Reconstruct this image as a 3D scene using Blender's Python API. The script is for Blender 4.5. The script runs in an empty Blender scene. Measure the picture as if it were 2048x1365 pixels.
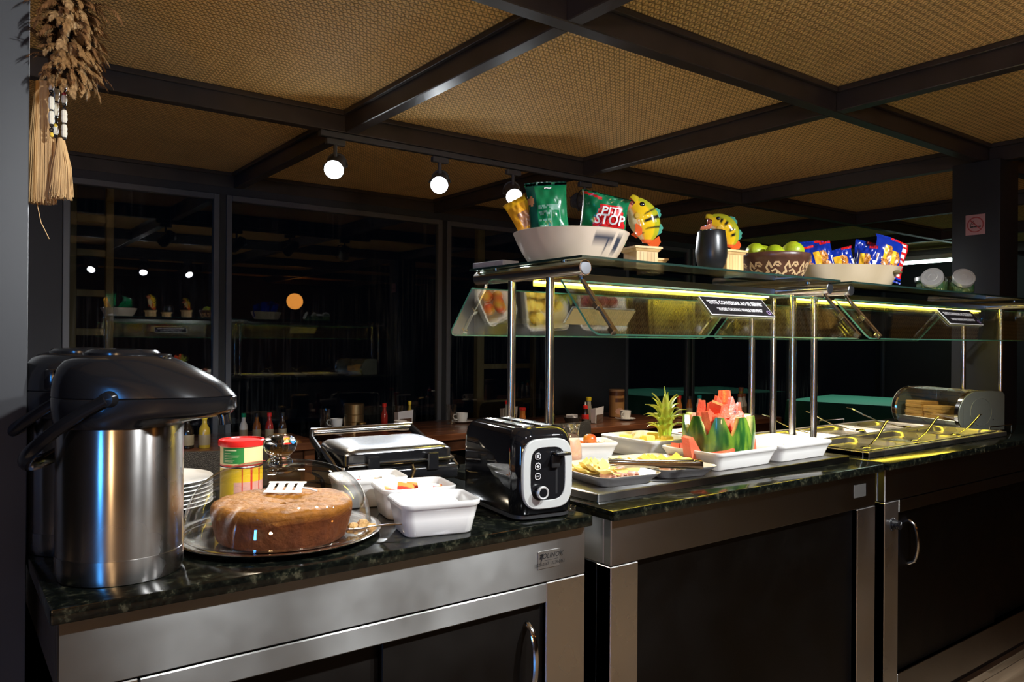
import bpy, bmesh, math, random
from mathutils import Vector, Matrix
random.seed(11)
S = bpy.context.scene
COL = S.collection
PI = math.pi
R = math.radians

# ------------------------------------------------------------------ camera
YAW, PITCH, ROLL = R(36.73), R(0.04), R(0.4)
fw = Vector((math.cos(PITCH)*math.sin(YAW), math.cos(PITCH)*math.cos(YAW), math.sin(PITCH)))
rt = Vector((math.cos(YAW), -math.sin(YAW), 0.0))
up = rt.cross(fw)
r2 = rt*math.cos(ROLL) + up*math.sin(ROLL)
u2 = up*math.cos(ROLL) - rt*math.sin(ROLL)
cam = bpy.data.objects.new('camera', bpy.data.cameras.new('camera'))
COL.objects.link(cam)
cam.matrix_world = Matrix(((r2.x, u2.x, -fw.x, 0), (r2.y, u2.y, -fw.y, 0), (r2.z, u2.z, -fw.z, 1.30), (0, 0, 0, 1)))
cam.data.sensor_width = 36.0
cam.data.lens = 1540/2048*36
cam.data.clip_start = 0.02
S.camera = cam

# ------------------------------------------------------------------ world and exposure
S.view_settings.view_transform = 'Standard'
S.view_settings.look = 'None'
S.view_settings.gamma = 1.0
S.view_settings.use_curve_mapping = False
S.view_settings.exposure = 0.35
W = bpy.data.worlds.new('night'); S.world = W; W.use_nodes = True
W.node_tree.nodes['Background'].inputs[0].default_value = (0.10, 0.16, 0.30, 1)
W.node_tree.nodes['Background'].inputs[1].default_value = 0.004

# ------------------------------------------------------------------ lamps out of view, inferred ones and added fill
def lamp(kind, name, loc, power, color, target=None, **kw):
    d = bpy.data.lights.new(name, kind); d.energy = power; d.color = color
    for k, v in kw.items(): setattr(d, k, v)
    o = bpy.data.objects.new(name, d); COL.objects.link(o); o.location = loc
    if target is not None:
        o.rotation_euler = (Vector(target)-Vector(loc)).to_track_quat('-Z', 'Y').to_euler()
    return o
SPOT_W = 74.0
WARM = (1.0, 0.62, 0.30)
# added warm fill behind the camera to brighten the ceiling
for x, y in ((-1.7, -2.4),):
    lamp('POINT', 'warm_fill', (x, y, 1.50), 90.0, WARM, shadow_soft_size=0.16)
# added fill over the aisle; the lit floor brightens ceiling and steel fronts
for x, y, w in ((-1.6, -1.6, 20), (1.85, -0.85, 56), (3.1, -0.95, 36)):
    lamp('SPOT', 'fill_spot', (x, y, 2.22), w, (0.97, 0.98, 1.0), target=(x, y, 0), spot_size=R(100), spot_blend=0.7, shadow_soft_size=0.05)
# added ceiling fill behind the buffet, and a warm lantern across the room
for x, y in ((0.9, 2.75), (2.3, 2.75), (3.7, 2.75)):
    lamp('SPOT', 'fill_spot', (x, y, 2.22), 130.0, (1.0, 0.84, 0.62), target=(x, y, 0), spot_size=R(105), spot_blend=0.8, shadow_soft_size=0.05)
lamp('POINT', 'lantern_glow', (4.66, -2.4, 1.93), 4.0, (1.0, 0.36, 0.06), shadow_soft_size=0.13)
# added fill lamps that brighten the far green-clothed tables
lamp('SPOT', 'fill_spot', (7.3, 3.9, 2.22), 70.0, (0.85, 1.0, 0.92), target=(7.3, 3.9, 0), spot_size=R(95), spot_blend=0.7, shadow_soft_size=0.05)
lamp('SPOT', 'terrace_fill', (6.35, 5.95, 2.4), 22.0, (0.85, 1.0, 0.92), target=(6.35, 5.95, 0), spot_size=R(80), spot_blend=0.7, shadow_soft_size=0.05)
# blue advertising light on the far left wall
lamp('AREA', 'blue_wall_light', (-2.40, -1.20, 1.30), 22.0, (0.05, 0.35, 1.0), target=(0.2, 1.4, 1.1), shape='RECTANGLE', size=0.20, size_y=0.9)

# ------------------------------------------------------------------ helpers
class MB:
    def __init__(s): s.v = []; s.f = []; s.m = []
    def add(s, v, f, mi=0):
        o = len(s.v); s.v += [tuple(p) for p in v]
        for q in f: s.f.append(tuple(i+o for i in q)); s.m.append(mi)
        return s
    def box(s, x0, x1, y0, y1, z0, z1, mi=0):
        v = [(x, y, z) for z in (z0, z1) for y in (y0, y1) for x in (x0, x1)]
        return s.add(v, [(0, 2, 3, 1), (4, 5, 7, 6), (0, 1, 5, 4), (2, 6, 7, 3), (0, 4, 6, 2), (1, 3, 7, 5)], mi)
    def rbox(s, x0, x1, y0, y1, z0, z1, r=0.004, seg=2, mi=0, M=None):
        bm = bmesh.new(); bmesh.ops.create_cube(bm, size=1)
        for p in bm.verts:
            p.co = Vector(((x0+x1)/2+p.co.x*(x1-x0), (y0+y1)/2+p.co.y*(y1-y0), (z0+z1)/2+p.co.z*(z1-z0)))
        bmesh.ops.bevel(bm, geom=bm.edges[:], offset=r, segments=seg, profile=0.5, affect='EDGES', clamp_overlap=True)
        bm.verts.index_update()
        vs = [(M @ p.co if M else p.co.copy()) for p in bm.verts]
        fs = [tuple(p.index for p in q.verts) for q in bm.faces]
        bm.free(); return s.add(vs, fs, mi)
    def loft(s, rings, cap0=True, cap1=True, mi=0, closed=True):
        n = len(rings[0]); v = [p for r in rings for p in r]; f = []
        for i in range(len(rings)-1):
            for j in range(n if closed else n-1):
                k = (j+1) % n
                f.append((i*n+j, i*n+k, (i+1)*n+k, (i+1)*n+j))
        if cap0: f.append(tuple(range(n-1, -1, -1)))
        if cap1: f.append(tuple((len(rings)-1)*n+j for j in range(n)))
        return s.add(v, f, mi)
    def lathe(s, prof, seg=32, c=(0, 0, 0), mi=0, M=None):
        rings = []
        for r, z in prof:
            r = max(r, 1e-5)
            ring = [Vector((c[0]+r*math.cos(2*PI*j/seg), c[1]+r*math.sin(2*PI*j/seg), c[2]+z)) for j in range(seg)]
            if M: ring = [M @ p for p in ring]
            rings.append(ring)
        return s.loft(rings, False, False, mi)
    def tube(s, pts, r, seg=8, mi=0, cap=True, flat=1.0):
        pts = [Vector(p) for p in pts]; rings = []; n0 = None
        for i, p in enumerate(pts):
            t = (pts[min(i+1, len(pts)-1)]-pts[max(i-1, 0)]).normalized()
            if n0 is None:
                a = Vector((0, 0, 1)) if abs(t.z) < 0.9 else Vector((1, 0, 0))
                n0 = (a - t*a.dot(t)).normalized()
            else:
                n0 = (n0 - t*n0.dot(t)).normalized()
            b = t.cross(n0); rr = r[i] if isinstance(r, (list, tuple)) else r
            rings.append([p + n0*(rr*flat*math.cos(2*PI*j/seg)) + b*(rr*math.sin(2*PI*j/seg)) for j in range(seg)])
        return s.loft(rings, cap, cap, mi)
    def prism(s, poly, h0, h1, axis='z', mi=0):
        def P(a, b, h): return (a, b, h) if axis == 'z' else ((a, h, b) if axis == 'y' else (h, a, b))
        r0 = [P(a, b, h0) for a, b in poly]; r1 = [P(a, b, h1) for a, b in poly]
        return s.loft([r0, r1], True, True, mi)
    def grid(s, fn, nu, nv, mi=0, mf=None):
        v = [fn(i/nu, j/nv) for j in range(nv+1) for i in range(nu+1)]; o = len(s.v); s.v += [tuple(p) for p in v]
        for j in range(nv):
            for i in range(nu):
                a = o+j*(nu+1)+i; s.f.append((a, a+1, a+nu+2, a+nu+1))
                s.m.append(mf((i+.5)/nu, (j+.5)/nv) if mf else mi)
        return s
    def ball(s, c, r, seg=12, rings=8, mi=0):
        rr = r if isinstance(r, (tuple, list)) else (r, r, r)
        R_ = []
        for i in range(rings+1):
            a = -PI/2+PI*i/rings
            R_.append([(c[0]+rr[0]*max(math.cos(a), 1e-4)*math.cos(2*PI*j/seg), c[1]+rr[1]*max(math.cos(a), 1e-4)*math.sin(2*PI*j/seg), c[2]+rr[2]*math.sin(a)) for j in range(seg)])
        return s.loft(R_, False, False, mi)
    def xf(s, M, a=0):
        for i in range(a, len(s.v)): s.v[i] = tuple(M @ Vector(s.v[i]))
        return s
    def mesh(s, name, mats, sharp=32, colfn=None):
        me = bpy.data.meshes.new(name); me.from_pydata(s.v, [], s.f)
        mats = mats if isinstance(mats, (list, tuple)) else [mats]
        for m in mats: me.materials.append(m)
        me.polygons.foreach_set('material_index', s.m)
        me.polygons.foreach_set('use_smooth', [True]*len(s.f))
        if colfn:
            ca = me.color_attributes.new('Col', 'FLOAT_COLOR', 'POINT')
            for i, p in enumerate(s.v):
                c = colfn(p); ca.data[i].color = (c[0], c[1], c[2], 1)
        me.update()
        bm = bmesh.new(); bm.from_mesh(me)
        bmesh.ops.remove_doubles(bm, verts=bm.verts[:], dist=2e-5)
        bmesh.ops.recalc_face_normals(bm, faces=bm.faces[:])
        bm.to_mesh(me); bm.free()
        me.set_sharp_from_angle(angle=R(sharp))
        return me

def ob(name, me, parent=None, loc=(0, 0, 0), rot=(0, 0, 0)):
    o = bpy.data.objects.new(name, me); COL.objects.link(o)
    o.location = loc; o.rotation_euler = rot
    if parent: o.parent = parent
    return o
def part(name, mb, mats, parent, sharp=32, colfn=None, label=None, loc=(0, 0, 0), rot=(0, 0, 0)):
    o = ob(name, mb.mesh(name, mats, sharp, colfn), parent, loc, rot)
    if label: o['label'] = label
    return o
def tag(o, label, cat, group=None, kind=None):
    o['label'] = label
    if cat: o['category'] = cat
    if group: o['group'] = group
    if kind: o['kind'] = kind
    return o
def thing(name, label, cat, loc=(0, 0, 0), rz=0.0, group=None):
    o = ob(name, None, None, loc, (0, 0, rz)); o.empty_display_size = 0.05
    return tag(o, label, cat, group)
def solo(name, mb, mats, label, cat, loc=(0, 0, 0), rot=(0, 0, 0), group=None, sharp=32, colfn=None, kind=None):
    return tag(part(name, mb, mats, None, sharp, colfn, None, loc, rot), label, cat, group, kind)
def struct(name, mb, mats, label=None, parent=None, loc=(0, 0, 0), sharp=32):
    o = part(name, mb, mats, parent, sharp, None, None, loc)
    if not parent: o['kind'] = 'structure'
    if label: o['label'] = label
    return o
def copy_tree(o, parent=None):
    c = o.copy(); COL.objects.link(c); c.parent = parent
    for ch in list(o.children): copy_tree(ch, c)
    return c
def rrect(w, d, r, n=5):
    r = min(r, w/2-1e-4, d/2-1e-4); out = []
    for cx, cy, a0 in ((w/2-r, d/2-r, 0), (-w/2+r, d/2-r, 90), (-w/2+r, -d/2+r, 180), (w/2-r, -d/2+r, 270)):
        for k in range(n+1):
            a = R(a0+90*k/n); out.append((cx+r*math.cos(a), cy+r*math.sin(a)))
    return out
_tc = {}
def text_geo(body, size, shear=0.0, align='CENTER', bold=0.0):
    key = (body, size, shear, align, bold)
    if key in _tc: return _tc[key]
    c = bpy.data.curves.new('txt', 'FONT'); c.body = body; c.size = size; c.shear = shear
    c.align_x = align; c.align_y = 'CENTER'; c.resolution_u = 2; c.offset = bold*size
    o = bpy.data.objects.new('txt', c); COL.objects.link(o)
    bpy.context.view_layer.update()
    dg = bpy.context.evaluated_depsgraph_get()
    me = bpy.data.meshes.new_from_object(o.evaluated_get(dg))
    res = ([v.co.copy() for v in me.vertices], [tuple(p.vertices) for p in me.polygons])
    bpy.data.objects.remove(o); bpy.data.curves.remove(c); bpy.data.meshes.remove(me)
    _tc[key] = res
    return res
def add_text(mb, body, size, fn, mi=0, shear=0.0, align='CENTER', sx=1.0, bold=0.0):
    v, f = text_geo(body, size, shear, align, bold)
    mb.add([fn(p.x*sx, p.y) for p in v], f, mi)
def rotz(a): return Matrix.Rotation(a, 4, 'Z')
def rotx(a): return Matrix.Rotation(a, 4, 'X')
def roty(a): return Matrix.Rotation(a, 4, 'Y')
def tr(x, y, z): return Matrix.Translation((x, y, z))

# ------------------------------------------------------------------ materials
def newmat(name):
    m = bpy.data.materials.new(name); m.use_nodes = True
    nt = m.node_tree; return m, nt, nt.nodes['Principled BSDF']
def mat(name, col, rough=0.5, metal=0.0, spec=0.5, noise=None, bump=None, coat=0.0, sub=0.0, trans=0.0, ior=1.5, emit=None, aniso=None, stretch=None, sheen=0.0, rnd=0.0):
    m, nt, b = newmat(name); N = nt.nodes; L = nt.links
    b.inputs['Base Color'].default_value = (*col, 1); b.inputs['Roughness'].default_value = rough
    b.inputs['Metallic'].default_value = metal; b.inputs['Specular IOR Level'].default_value = spec
    b.inputs['Coat Weight'].default_value = coat; b.inputs['Coat Roughness'].default_value = 0.05
    b.inputs['Transmission Weight'].default_value = trans; b.inputs['IOR'].default_value = ior
    b.inputs['Sheen Weight'].default_value = sheen
    if sub: b.inputs['Subsurface Weight'].default_value = sub; b.inputs['Subsurface Radius'].default_value = (0.01, 0.006, 0.003)
    if emit: b.inputs['Emission Color'].default_value = (*emit[0], 1); b.inputs['Emission Strength'].default_value = emit[1]
    co = None
    def coord():
        nonlocal co
        if co is None:
            tc = N.new('ShaderNodeTexCoord'); mp = N.new('ShaderNodeMapping')
            L.new(tc.outputs['Object'], mp.inputs['Vector'])
            if stretch: mp.inputs['Scale'].default_value = stretch
            co = mp.outputs['Vector']
        return co
    if noise:
        sc, col2, lo, hi = noise
        n = N.new('ShaderNodeTexNoise'); n.inputs['Scale'].default_value = sc; n.inputs['Detail'].default_value = 5
        L.new(coord(), n.inputs['Vector'])
        cr = N.new('ShaderNodeValToRGB'); cr.color_ramp.elements[0].position = lo; cr.color_ramp.elements[1].position = hi
        cr.color_ramp.elements[0].color = (*col, 1); cr.color_ramp.elements[1].color = (*col2, 1)
        L.new(n.outputs['Fac'], cr.inputs['Fac']); L.new(cr.outputs['Color'], b.inputs['Base Color'])
    if bump:
        sc, st = bump
        n = N.new('ShaderNodeTexNoise'); n.inputs['Scale'].default_value = sc; n.inputs['Detail'].default_value = 4
        L.new(coord(), n.inputs['Vector'])
        bp = N.new('ShaderNodeBump'); bp.inputs['Strength'].default_value = st; bp.inputs['Distance'].default_value = 0.01
        L.new(n.outputs['Fac'], bp.inputs['Height']); L.new(bp.outputs['Normal'], b.inputs['Normal'])
    if aniso:
        amt, vec = aniso
        b.inputs['Anisotropic'].default_value = amt
        if vec == 'radial':
            t = N.new('ShaderNodeTangent'); t.direction_type = 'RADIAL'; t.axis = 'Z'; L.new(t.outputs[0], b.inputs['Tangent'])
        else:
            cx = N.new('ShaderNodeCombineXYZ')
            for i in range(3): cx.inputs[i].default_value = vec[i]
            L.new(cx.outputs[0], b.inputs['Tangent'])
    if rnd:
        oi = N.new('ShaderNodeObjectInfo'); hs = N.new('ShaderNodeHueSaturation')
        mr = N.new('ShaderNodeMapRange'); mr.inputs['To Min'].default_value = 1-rnd; mr.inputs['To Max'].default_value = 1+rnd
        L.new(oi.outputs['Random'], mr.inputs['Value']); L.new(mr.outputs[0], hs.inputs['Value'])
        src = b.inputs['Base Color'].links[0].from_socket if b.inputs['Base Color'].links else None
        if src: L.new(src, hs.inputs['Color'])
        else: hs.inputs['Color'].default_value = (*col, 1)
        L.new(hs.outputs[0], b.inputs['Base Color'])
    return m
def colmat(name, rough=0.3, coat=0.0, sub=0.0, bump=None, spec=0.5, var=0.0):
    m, nt, b = newmat(name); N = nt.nodes; L = nt.links
    a = N.new('ShaderNodeAttribute'); a.attribute_name = 'Col'
    src = a.outputs['Color']
    if var:
        tc = N.new('ShaderNodeTexCoord'); n = N.new('ShaderNodeTexNoise'); n.inputs['Scale'].default_value = 60
        L.new(tc.outputs['Object'], n.inputs['Vector'])
        hs = N.new('ShaderNodeHueSaturation'); mr = N.new('ShaderNodeMapRange')
        mr.inputs['To Min'].default_value = 1-var; mr.inputs['To Max'].default_value = 1+var
        L.new(n.outputs['Fac'], mr.inputs['Value']); L.new(mr.outputs[0], hs.inputs['Value']); L.new(src, hs.inputs['Color']); src = hs.outputs[0]
    L.new(src, b.inputs['Base Color'])
    b.inputs['Roughness'].default_value = rough; b.inputs['Coat Weight'].default_value = coat; b.inputs['Specular IOR Level'].default_value = spec
    if sub: b.inputs['Subsurface Weight'].default_value = sub; b.inputs['Subsurface Radius'].default_value = (0.01, 0.006, 0.003)
    if bump:
        tc = N.new('ShaderNodeTexCoord'); n = N.new('ShaderNodeTexNoise'); n.inputs['Scale'].default_value = bump[0]; n.inputs['Detail'].default_value = 4
        L.new(tc.outputs['Object'], n.inputs['Vector']); bp = N.new('ShaderNodeBump'); bp.inputs['Strength'].default_value = bump[1]; bp.inputs['Distance'].default_value = 0.01
        L.new(n.outputs['Fac'], bp.inputs['Height']); L.new(bp.outputs['Normal'], b.inputs['Normal'])
    return m
def thin_glass(name, tint=(0.97, 1, 0.98), f0=0.05, rough=0.0, dirt=0.0):
    m = bpy.data.materials.new(name); m.use_nodes = True; nt = m.node_tree; N = nt.nodes; L = nt.links
    N.remove(N['Principled BSDF']); out = N['Material Output']
    lw = N.new('ShaderNodeLayerWeight'); lw.inputs['Blend'].default_value = 0.5
    pw = N.new('ShaderNodeMath'); pw.operation = 'POWER'; pw.inputs[1].default_value = 5
    ma = N.new('ShaderNodeMath'); ma.operation = 'MULTIPLY_ADD'; ma.inputs[1].default_value = 1-f0; ma.inputs[2].default_value = f0
    L.new(lw.outputs['Facing'], pw.inputs[0]); L.new(pw.outputs[0], ma.inputs[0])
    t = N.new('ShaderNodeBsdfTransparent'); t.inputs[0].default_value = (*tint, 1)
    g = N.new('ShaderNodeBsdfGlossy'); g.inputs['Roughness'].default_value = rough; g.inputs[0].default_value = (1, 1, 1, 1)
    mx = N.new('ShaderNodeMixShader')
    L.new(ma.outputs[0], mx.inputs[0]); L.new(t.outputs[0], mx.inputs[1]); L.new(g.outputs[0], mx.inputs[2])
    last = mx.outputs[0]
    if dirt:
        tc = N.new('ShaderNodeTexCoord'); mp = N.new('ShaderNodeMapping'); mp.inputs['Scale'].default_value = (60, 60, 2.2)
        n = N.new('ShaderNodeTexNoise'); n.inputs['Scale'].default_value = 1.0; n.inputs['Detail'].default_value = 6
        n2 = N.new('ShaderNodeTexNoise'); n2.inputs['Scale'].default_value = 1.6
        L.new(tc.outputs['Object'], mp.inputs[0]); L.new(mp.outputs[0], n.inputs[0]); L.new(tc.outputs['Object'], n2.inputs[0])
        r1 = N.new('ShaderNodeMapRange'); r1.inputs['From Min'].default_value = 0.5; r1.inputs['From Max'].default_value = 0.7; L.new(n.outputs['Fac'], r1.inputs[0])
        r3 = N.new('ShaderNodeMapRange'); r3.inputs['From Min'].default_value = 0.45; r3.inputs['From Max'].default_value = 0.65; L.new(n2.outputs['Fac'], r3.inputs[0])
        mu = N.new('ShaderNodeMath'); mu.operation = 'MULTIPLY'; L.new(r1.outputs[0], mu.inputs[0]); L.new(r3.outputs[0], mu.inputs[1])
        mu2 = N.new('ShaderNodeMath'); mu2.operation = 'MULTIPLY'; mu2.inputs[1].default_value = dirt; L.new(mu.outputs[0], mu2.inputs[0])
        d = N.new('ShaderNodeBsdfDiffuse'); d.inputs[0].default_value = (0.5, 0.5, 0.45, 1)
        m2 = N.new('ShaderNodeMixShader'); L.new(mu2.outputs[0], m2.inputs[0]); L.new(last, m2.inputs[1]); L.new(d.outputs[0], m2.inputs[2]); last = m2.outputs[0]
    L.new(last, out.inputs['Surface'])
    return m
def glow(name, col, strength):
    m = bpy.data.materials.new(name); m.use_nodes = True; N = m.node_tree.nodes
    N.remove(N['Principled BSDF']); e = N.new('ShaderNodeEmission'); e.inputs[0].default_value = (*col, 1); e.inputs[1].default_value = strength
    m.node_tree.links.new(e.outputs[0], N['Material Output'].inputs['Surface']); return m

def woven_mat():
    m, nt, b = newmat('woven_rattan'); N = nt.nodes; L = nt.links
    tc = N.new('ShaderNodeTexCoord'); sp = N.new('ShaderNodeSeparateXYZ'); L.new(tc.outputs['Object'], sp.inputs[0])
    def m2(op, a, bb=None, c=None):
        n = N.new('ShaderNodeMath'); n.operation = op
        for i, x in enumerate((a, bb, c)):
            if x is None: continue
            if isinstance(x, (int, float)): n.inputs[i].default_value = x
            else: L.new(x, n.inputs[i])
        return n.outputs[0]
    k = 2*PI/0.027
    u = m2('MULTIPLY', sp.outputs[0], k); v = m2('MULTIPLY', sp.outputs[1], k)
    # over-under weave: two families of strands swapping height
    cu = m2('SINE', u); cv = m2('SINE', v)
    u2_ = m2('ABSOLUTE', m2('SINE', m2('ADD', u, m2('MULTIPLY', cv, 0.9)))); v2_ = m2('ABSOLUTE', m2('SINE', m2('ADD', m2('MULTIPLY', v, 0.5), m2('MULTIPLY', cu, 0.5))))
    h = m2('MULTIPLY', m2('POWER', u2_, 0.5), m2('ADD', m2('MULTIPLY', v2_, 0.75), 0.25))
    n = N.new('ShaderNodeTexNoise'); n.inputs['Scale'].default_value = 7; n.inputs['Detail'].default_value = 3; L.new(tc.outputs['Object'], n.inputs[0])
    hh = m2('MULTIPLY', h, m2('ADD', m2('MULTIPLY', n.outputs['Fac'], 0.6), 0.7))
    cr = N.new('ShaderNodeValToRGB'); e = cr.color_ramp.elements
    e[0].position = 0.10; e[0].color = (0.27, 0.142, 0.042, 1); e[1].position = 0.75; e[1].color = (0.95, 0.61, 0.235, 1)
    L.new(hh, cr.inputs[0]); L.new(cr.outputs[0], b.inputs['Base Color'])
    bp = N.new('ShaderNodeBump'); bp.inputs['Strength'].default_value = 0.8; bp.inputs['Distance'].default_value = 0.006
    L.new(h, bp.inputs['Height']); L.new(bp.outputs[0], b.inputs['Normal'])
    b.inputs['Roughness'].default_value = 0.7; b.inputs['Specular IOR Level'].default_value = 0.2
    return m
def granite_mat():
    m, nt, b = newmat('black_green_granite'); N = nt.nodes; L = nt.links
    tc = N.new('ShaderNodeTexCoord')
    v = N.new('ShaderNodeTexVoronoi'); v.inputs['Scale'].default_value = 130; L.new(tc.outputs['Object'], v.inputs[0])
    n = N.new('ShaderNodeTexNoise'); n.inputs['Scale'].default_value = 45; n.inputs['Detail'].default_value = 8; n.inputs['Roughness'].default_value = 0.7; L.new(tc.outputs['Object'], n.inputs[0])
    cr = N.new('ShaderNodeValToRGB'); e = cr.color_ramp.elements
    e[0].position = 0.48; e[0].color = (0.004, 0.005, 0.004, 1); e[1].position = 0.74; e[1].color = (0.12, 0.11, 0.065, 1)
    x = cr.color_ramp.elements.new(0.57); x.color = (0.012, 0.014, 0.009, 1)
    L.new(n.outputs['Fac'], cr.inputs[0])
    hs = N.new('ShaderNodeMixRGB'); hs.blend_type = 'MULTIPLY'; hs.inputs[0].default_value = 0.6
    L.new(cr.outputs[0], hs.inputs[1]); L.new(v.outputs['Distance'], hs.inputs[2]); L.new(hs.outputs[0], b.inputs['Base Color'])
    b.inputs['Roughness'].default_value = 0.12; b.inputs['Specular IOR Level'].default_value = 0.55
    return m
def steel_mat(name, base, rough, vec, amt=0.75, sc=(3, 3, 400), bumpy_=False):
    m, nt, b = newmat(name); N = nt.nodes; L = nt.links
    b.inputs['Metallic'].default_value = 1; b.inputs['Base Color'].default_value = (*base, 1)
    b.inputs['Anisotropic'].default_value = amt
    tc = N.new('ShaderNodeTexCoord'); mp = N.new('ShaderNodeMapping'); L.new(tc.outputs['Object'], mp.inputs[0])
    mp.inputs['Scale'].default_value = sc
    n = N.new('ShaderNodeTexNoise'); n.inputs['Scale'].default_value = 1.0; n.inputs['Detail'].default_value = 4; L.new(mp.outputs[0], n.inputs[0])
    n2 = N.new('ShaderNodeTexNoise'); n2.inputs['Scale'].default_value = 6.0; n2.inputs['Detail'].default_value = 3; L.new(tc.outputs['Object'], n2.inputs[0])
    ad = N.new('ShaderNodeMath'); ad.operation = 'ADD'; L.new(n.outputs['Fac'], ad.inputs[0]); L.new(n2.outputs['Fac'], ad.inputs[1])
    mr = N.new('ShaderNodeMapRange'); mr.inputs['From Min'].default_value = 0.7; mr.inputs['From Max'].default_value = 1.3
    mr.inputs['To Min'].default_value = rough*0.88; mr.inputs['To Max'].default_value = rough*1.14; mr.inputs['From Min'].default_value = 0.35; mr.inputs['From Max'].default_value = 0.65
    L.new(n2.outputs['Fac'], mr.inputs[0]); L.new(mr.outputs[0], b.inputs['Roughness'])
    bp = N.new('ShaderNodeBump'); bp.inputs['Strength'].default_value = 0.006; bp.inputs['Distance'].default_value = 0.0004
    L.new(n.outputs['Fac'], bp.inputs['Height'])
    if bumpy_: L.new(bp.outputs[0], b.inputs['Normal'])
    if vec == 'radial':
        t = N.new('ShaderNodeTangent'); t.direction_type = 'RADIAL'; t.axis = 'Z'; L.new(t.outputs[0], b.inputs['Tangent'])
    else:
        cx = N.new('ShaderNodeCombineXYZ')
        for i in range(3): cx.inputs[i].default_value = vec[i]
        L.new(cx.outputs[0], b.inputs['Tangent'])
    return m
def wood_mat(name, c1, c2, scale=(1.2, 14, 14), rough=0.4, coat=0.0, rnd=0.0):
    m, nt, b = newmat(name); N = nt.nodes; L = nt.links
    tc = N.new('ShaderNodeTexCoord'); mp = N.new('ShaderNodeMapping'); mp.inputs['Scale'].default_value = scale; L.new(tc.outputs['Object'], mp.inputs[0])
    oi = N.new('ShaderNodeObjectInfo'); va = N.new('ShaderNodeVectorMath'); va.operation = 'ADD'
    sc = N.new('ShaderNodeVectorMath'); sc.operation = 'SCALE'; sc.inputs['Scale'].default_value = 40
    cb = N.new('ShaderNodeCombineXYZ'); L.new(oi.outputs['Random'], cb.inputs[0]); L.new(oi.outputs['Random'], cb.inputs[1]); L.new(cb.outputs[0], sc.inputs[0])
    L.new(mp.outputs[0], va.inputs[0]); L.new(sc.outputs[0], va.inputs[1])
    n = N.new('ShaderNodeTexNoise'); n.inputs['Scale'].default_value = 1.5; n.inputs['Detail'].default_value = 7; n.inputs['Distortion'].default_value = 0.6; L.new(va.outputs[0], n.inputs[0])
    cr = N.new('ShaderNodeValToRGB'); cr.color_ramp.elements[0].position = 0.35; cr.color_ramp.elements[1].position = 0.68
    cr.color_ramp.elements[0].color = (*c1, 1); cr.color_ramp.elements[1].color = (*c2, 1)
    L.new(n.outputs['Fac'], cr.inputs[0]); src = cr.outputs[0]
    if rnd:
        hs = N.new('ShaderNodeHueSaturation'); mr = N.new('ShaderNodeMapRange'); mr.inputs['To Min'].default_value = 1-rnd; mr.inputs['To Max'].default_value = 1+rnd
        L.new(oi.outputs['Random'], mr.inputs[0]); L.new(mr.outputs[0], hs.inputs['Value']); L.new(src, hs.inputs['Color']); src = hs.outputs[0]
    L.new(src, b.inputs['Base Color']); b.inputs['Roughness'].default_value = rough; b.inputs['Coat Weight'].default_value = coat
    return m

WOVEN = woven_mat(); GRANITE = granite_mat()
STEEL = steel_mat('brushed_steel', (0.335, 0.33, 0.32), 0.32, (0, 0, 1), 0.95, (3, 3, 400))
STEELV = steel_mat('brushed_steel_post', (0.60, 0.59, 0.57), 0.30, (1, 0, 0), 0.5, (400, 400, 3))
STEELR = steel_mat('brushed_steel_round', (0.46, 0.44, 0.42), 0.26, (0, 0, 1), 0.85, (3, 3, 300))
STEELD = steel_mat('brushed_steel_pan', (0.62, 0.60, 0.55), 0.28, (1, 0, 0), 0.4)
GRILLTOP = mat('grill_lid_steel', (0.42, 0.43, 0.45), 0.24, 1.0)
CAPM = mat('satin_cap', (0.24, 0.25, 0.27), 0.36, 1.0)
BLACKWALL = mat('black_blue_paint', (0.012, 0.013, 0.016), 0.55)
BARS = mat('satin_steel_tube', (0.70, 0.68, 0.65), 0.20, 1.0)
CHROME = mat('polished_steel', (0.72, 0.71, 0.69), 0.10, 1.0)
BLACKSTEEL = steel_mat('black_brushed_panel', (0.024, 0.021, 0.019), 0.42, (0, 0, 1), 0.6, (2, 2, 300))
BEAM = mat('dark_bronze_beam', (0.045, 0.033, 0.027), 0.38, 0.0, 0.6, noise=(9, (0.030, 0.022, 0.018), 0.35, 0.7))
DARKWALL = mat('dark_charcoal_paint', (0.030, 0.031, 0.034), 0.6, noise=(3, (0.024, 0.025, 0.028), 0.3, 0.7))
FRAME = mat('grey_aluminium_frame', (0.115, 0.115, 0.120), 0.45, 0.3)
PANE = thin_glass('window_glass', (0.80, 0.83, 0.84), 0.05, 0.0, 0.06)
GUARD = thin_glass('guard_glass', (0.965, 0.99, 0.97), 0.12)
SHELFGLASS = thin_glass('shelf_glass', (0.80, 0.86, 0.80), 0.08)
GEDGE = mat('green_glass_edge', (0.10, 0.30, 0.20), 0.15, 0.0, 0.5, emit=None)
DOMEGLASS = thin_glass('dome_glass', (0.985, 0.985, 0.98), 0.12)
BLACKP = mat('gloss_black_plastic', (0.008, 0.008, 0.009), 0.16, 0.0, 0.6)
BLACKM = mat('matt_black', (0.012, 0.012, 0.013), 0.5)
WHITEC = mat('white_ceramic', (0.82, 0.80, 0.76), 0.16, 0.0, 0.5, coat=0.3)
WHITEM = mat('white_melamine', (0.80, 0.79, 0.77), 0.3)
CLEAR = mat('clear_glass', (1, 1, 1), 0.0, 0, 0.5, trans=1.0, ior=1.48)
LAMPGLOW = glow('lamp_glow', (0.92, 0.97, 1.0), 60.0)
LEDGLOW = glow('led_glow', (1.0, 0.75, 0.06), 36.0)

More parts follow.
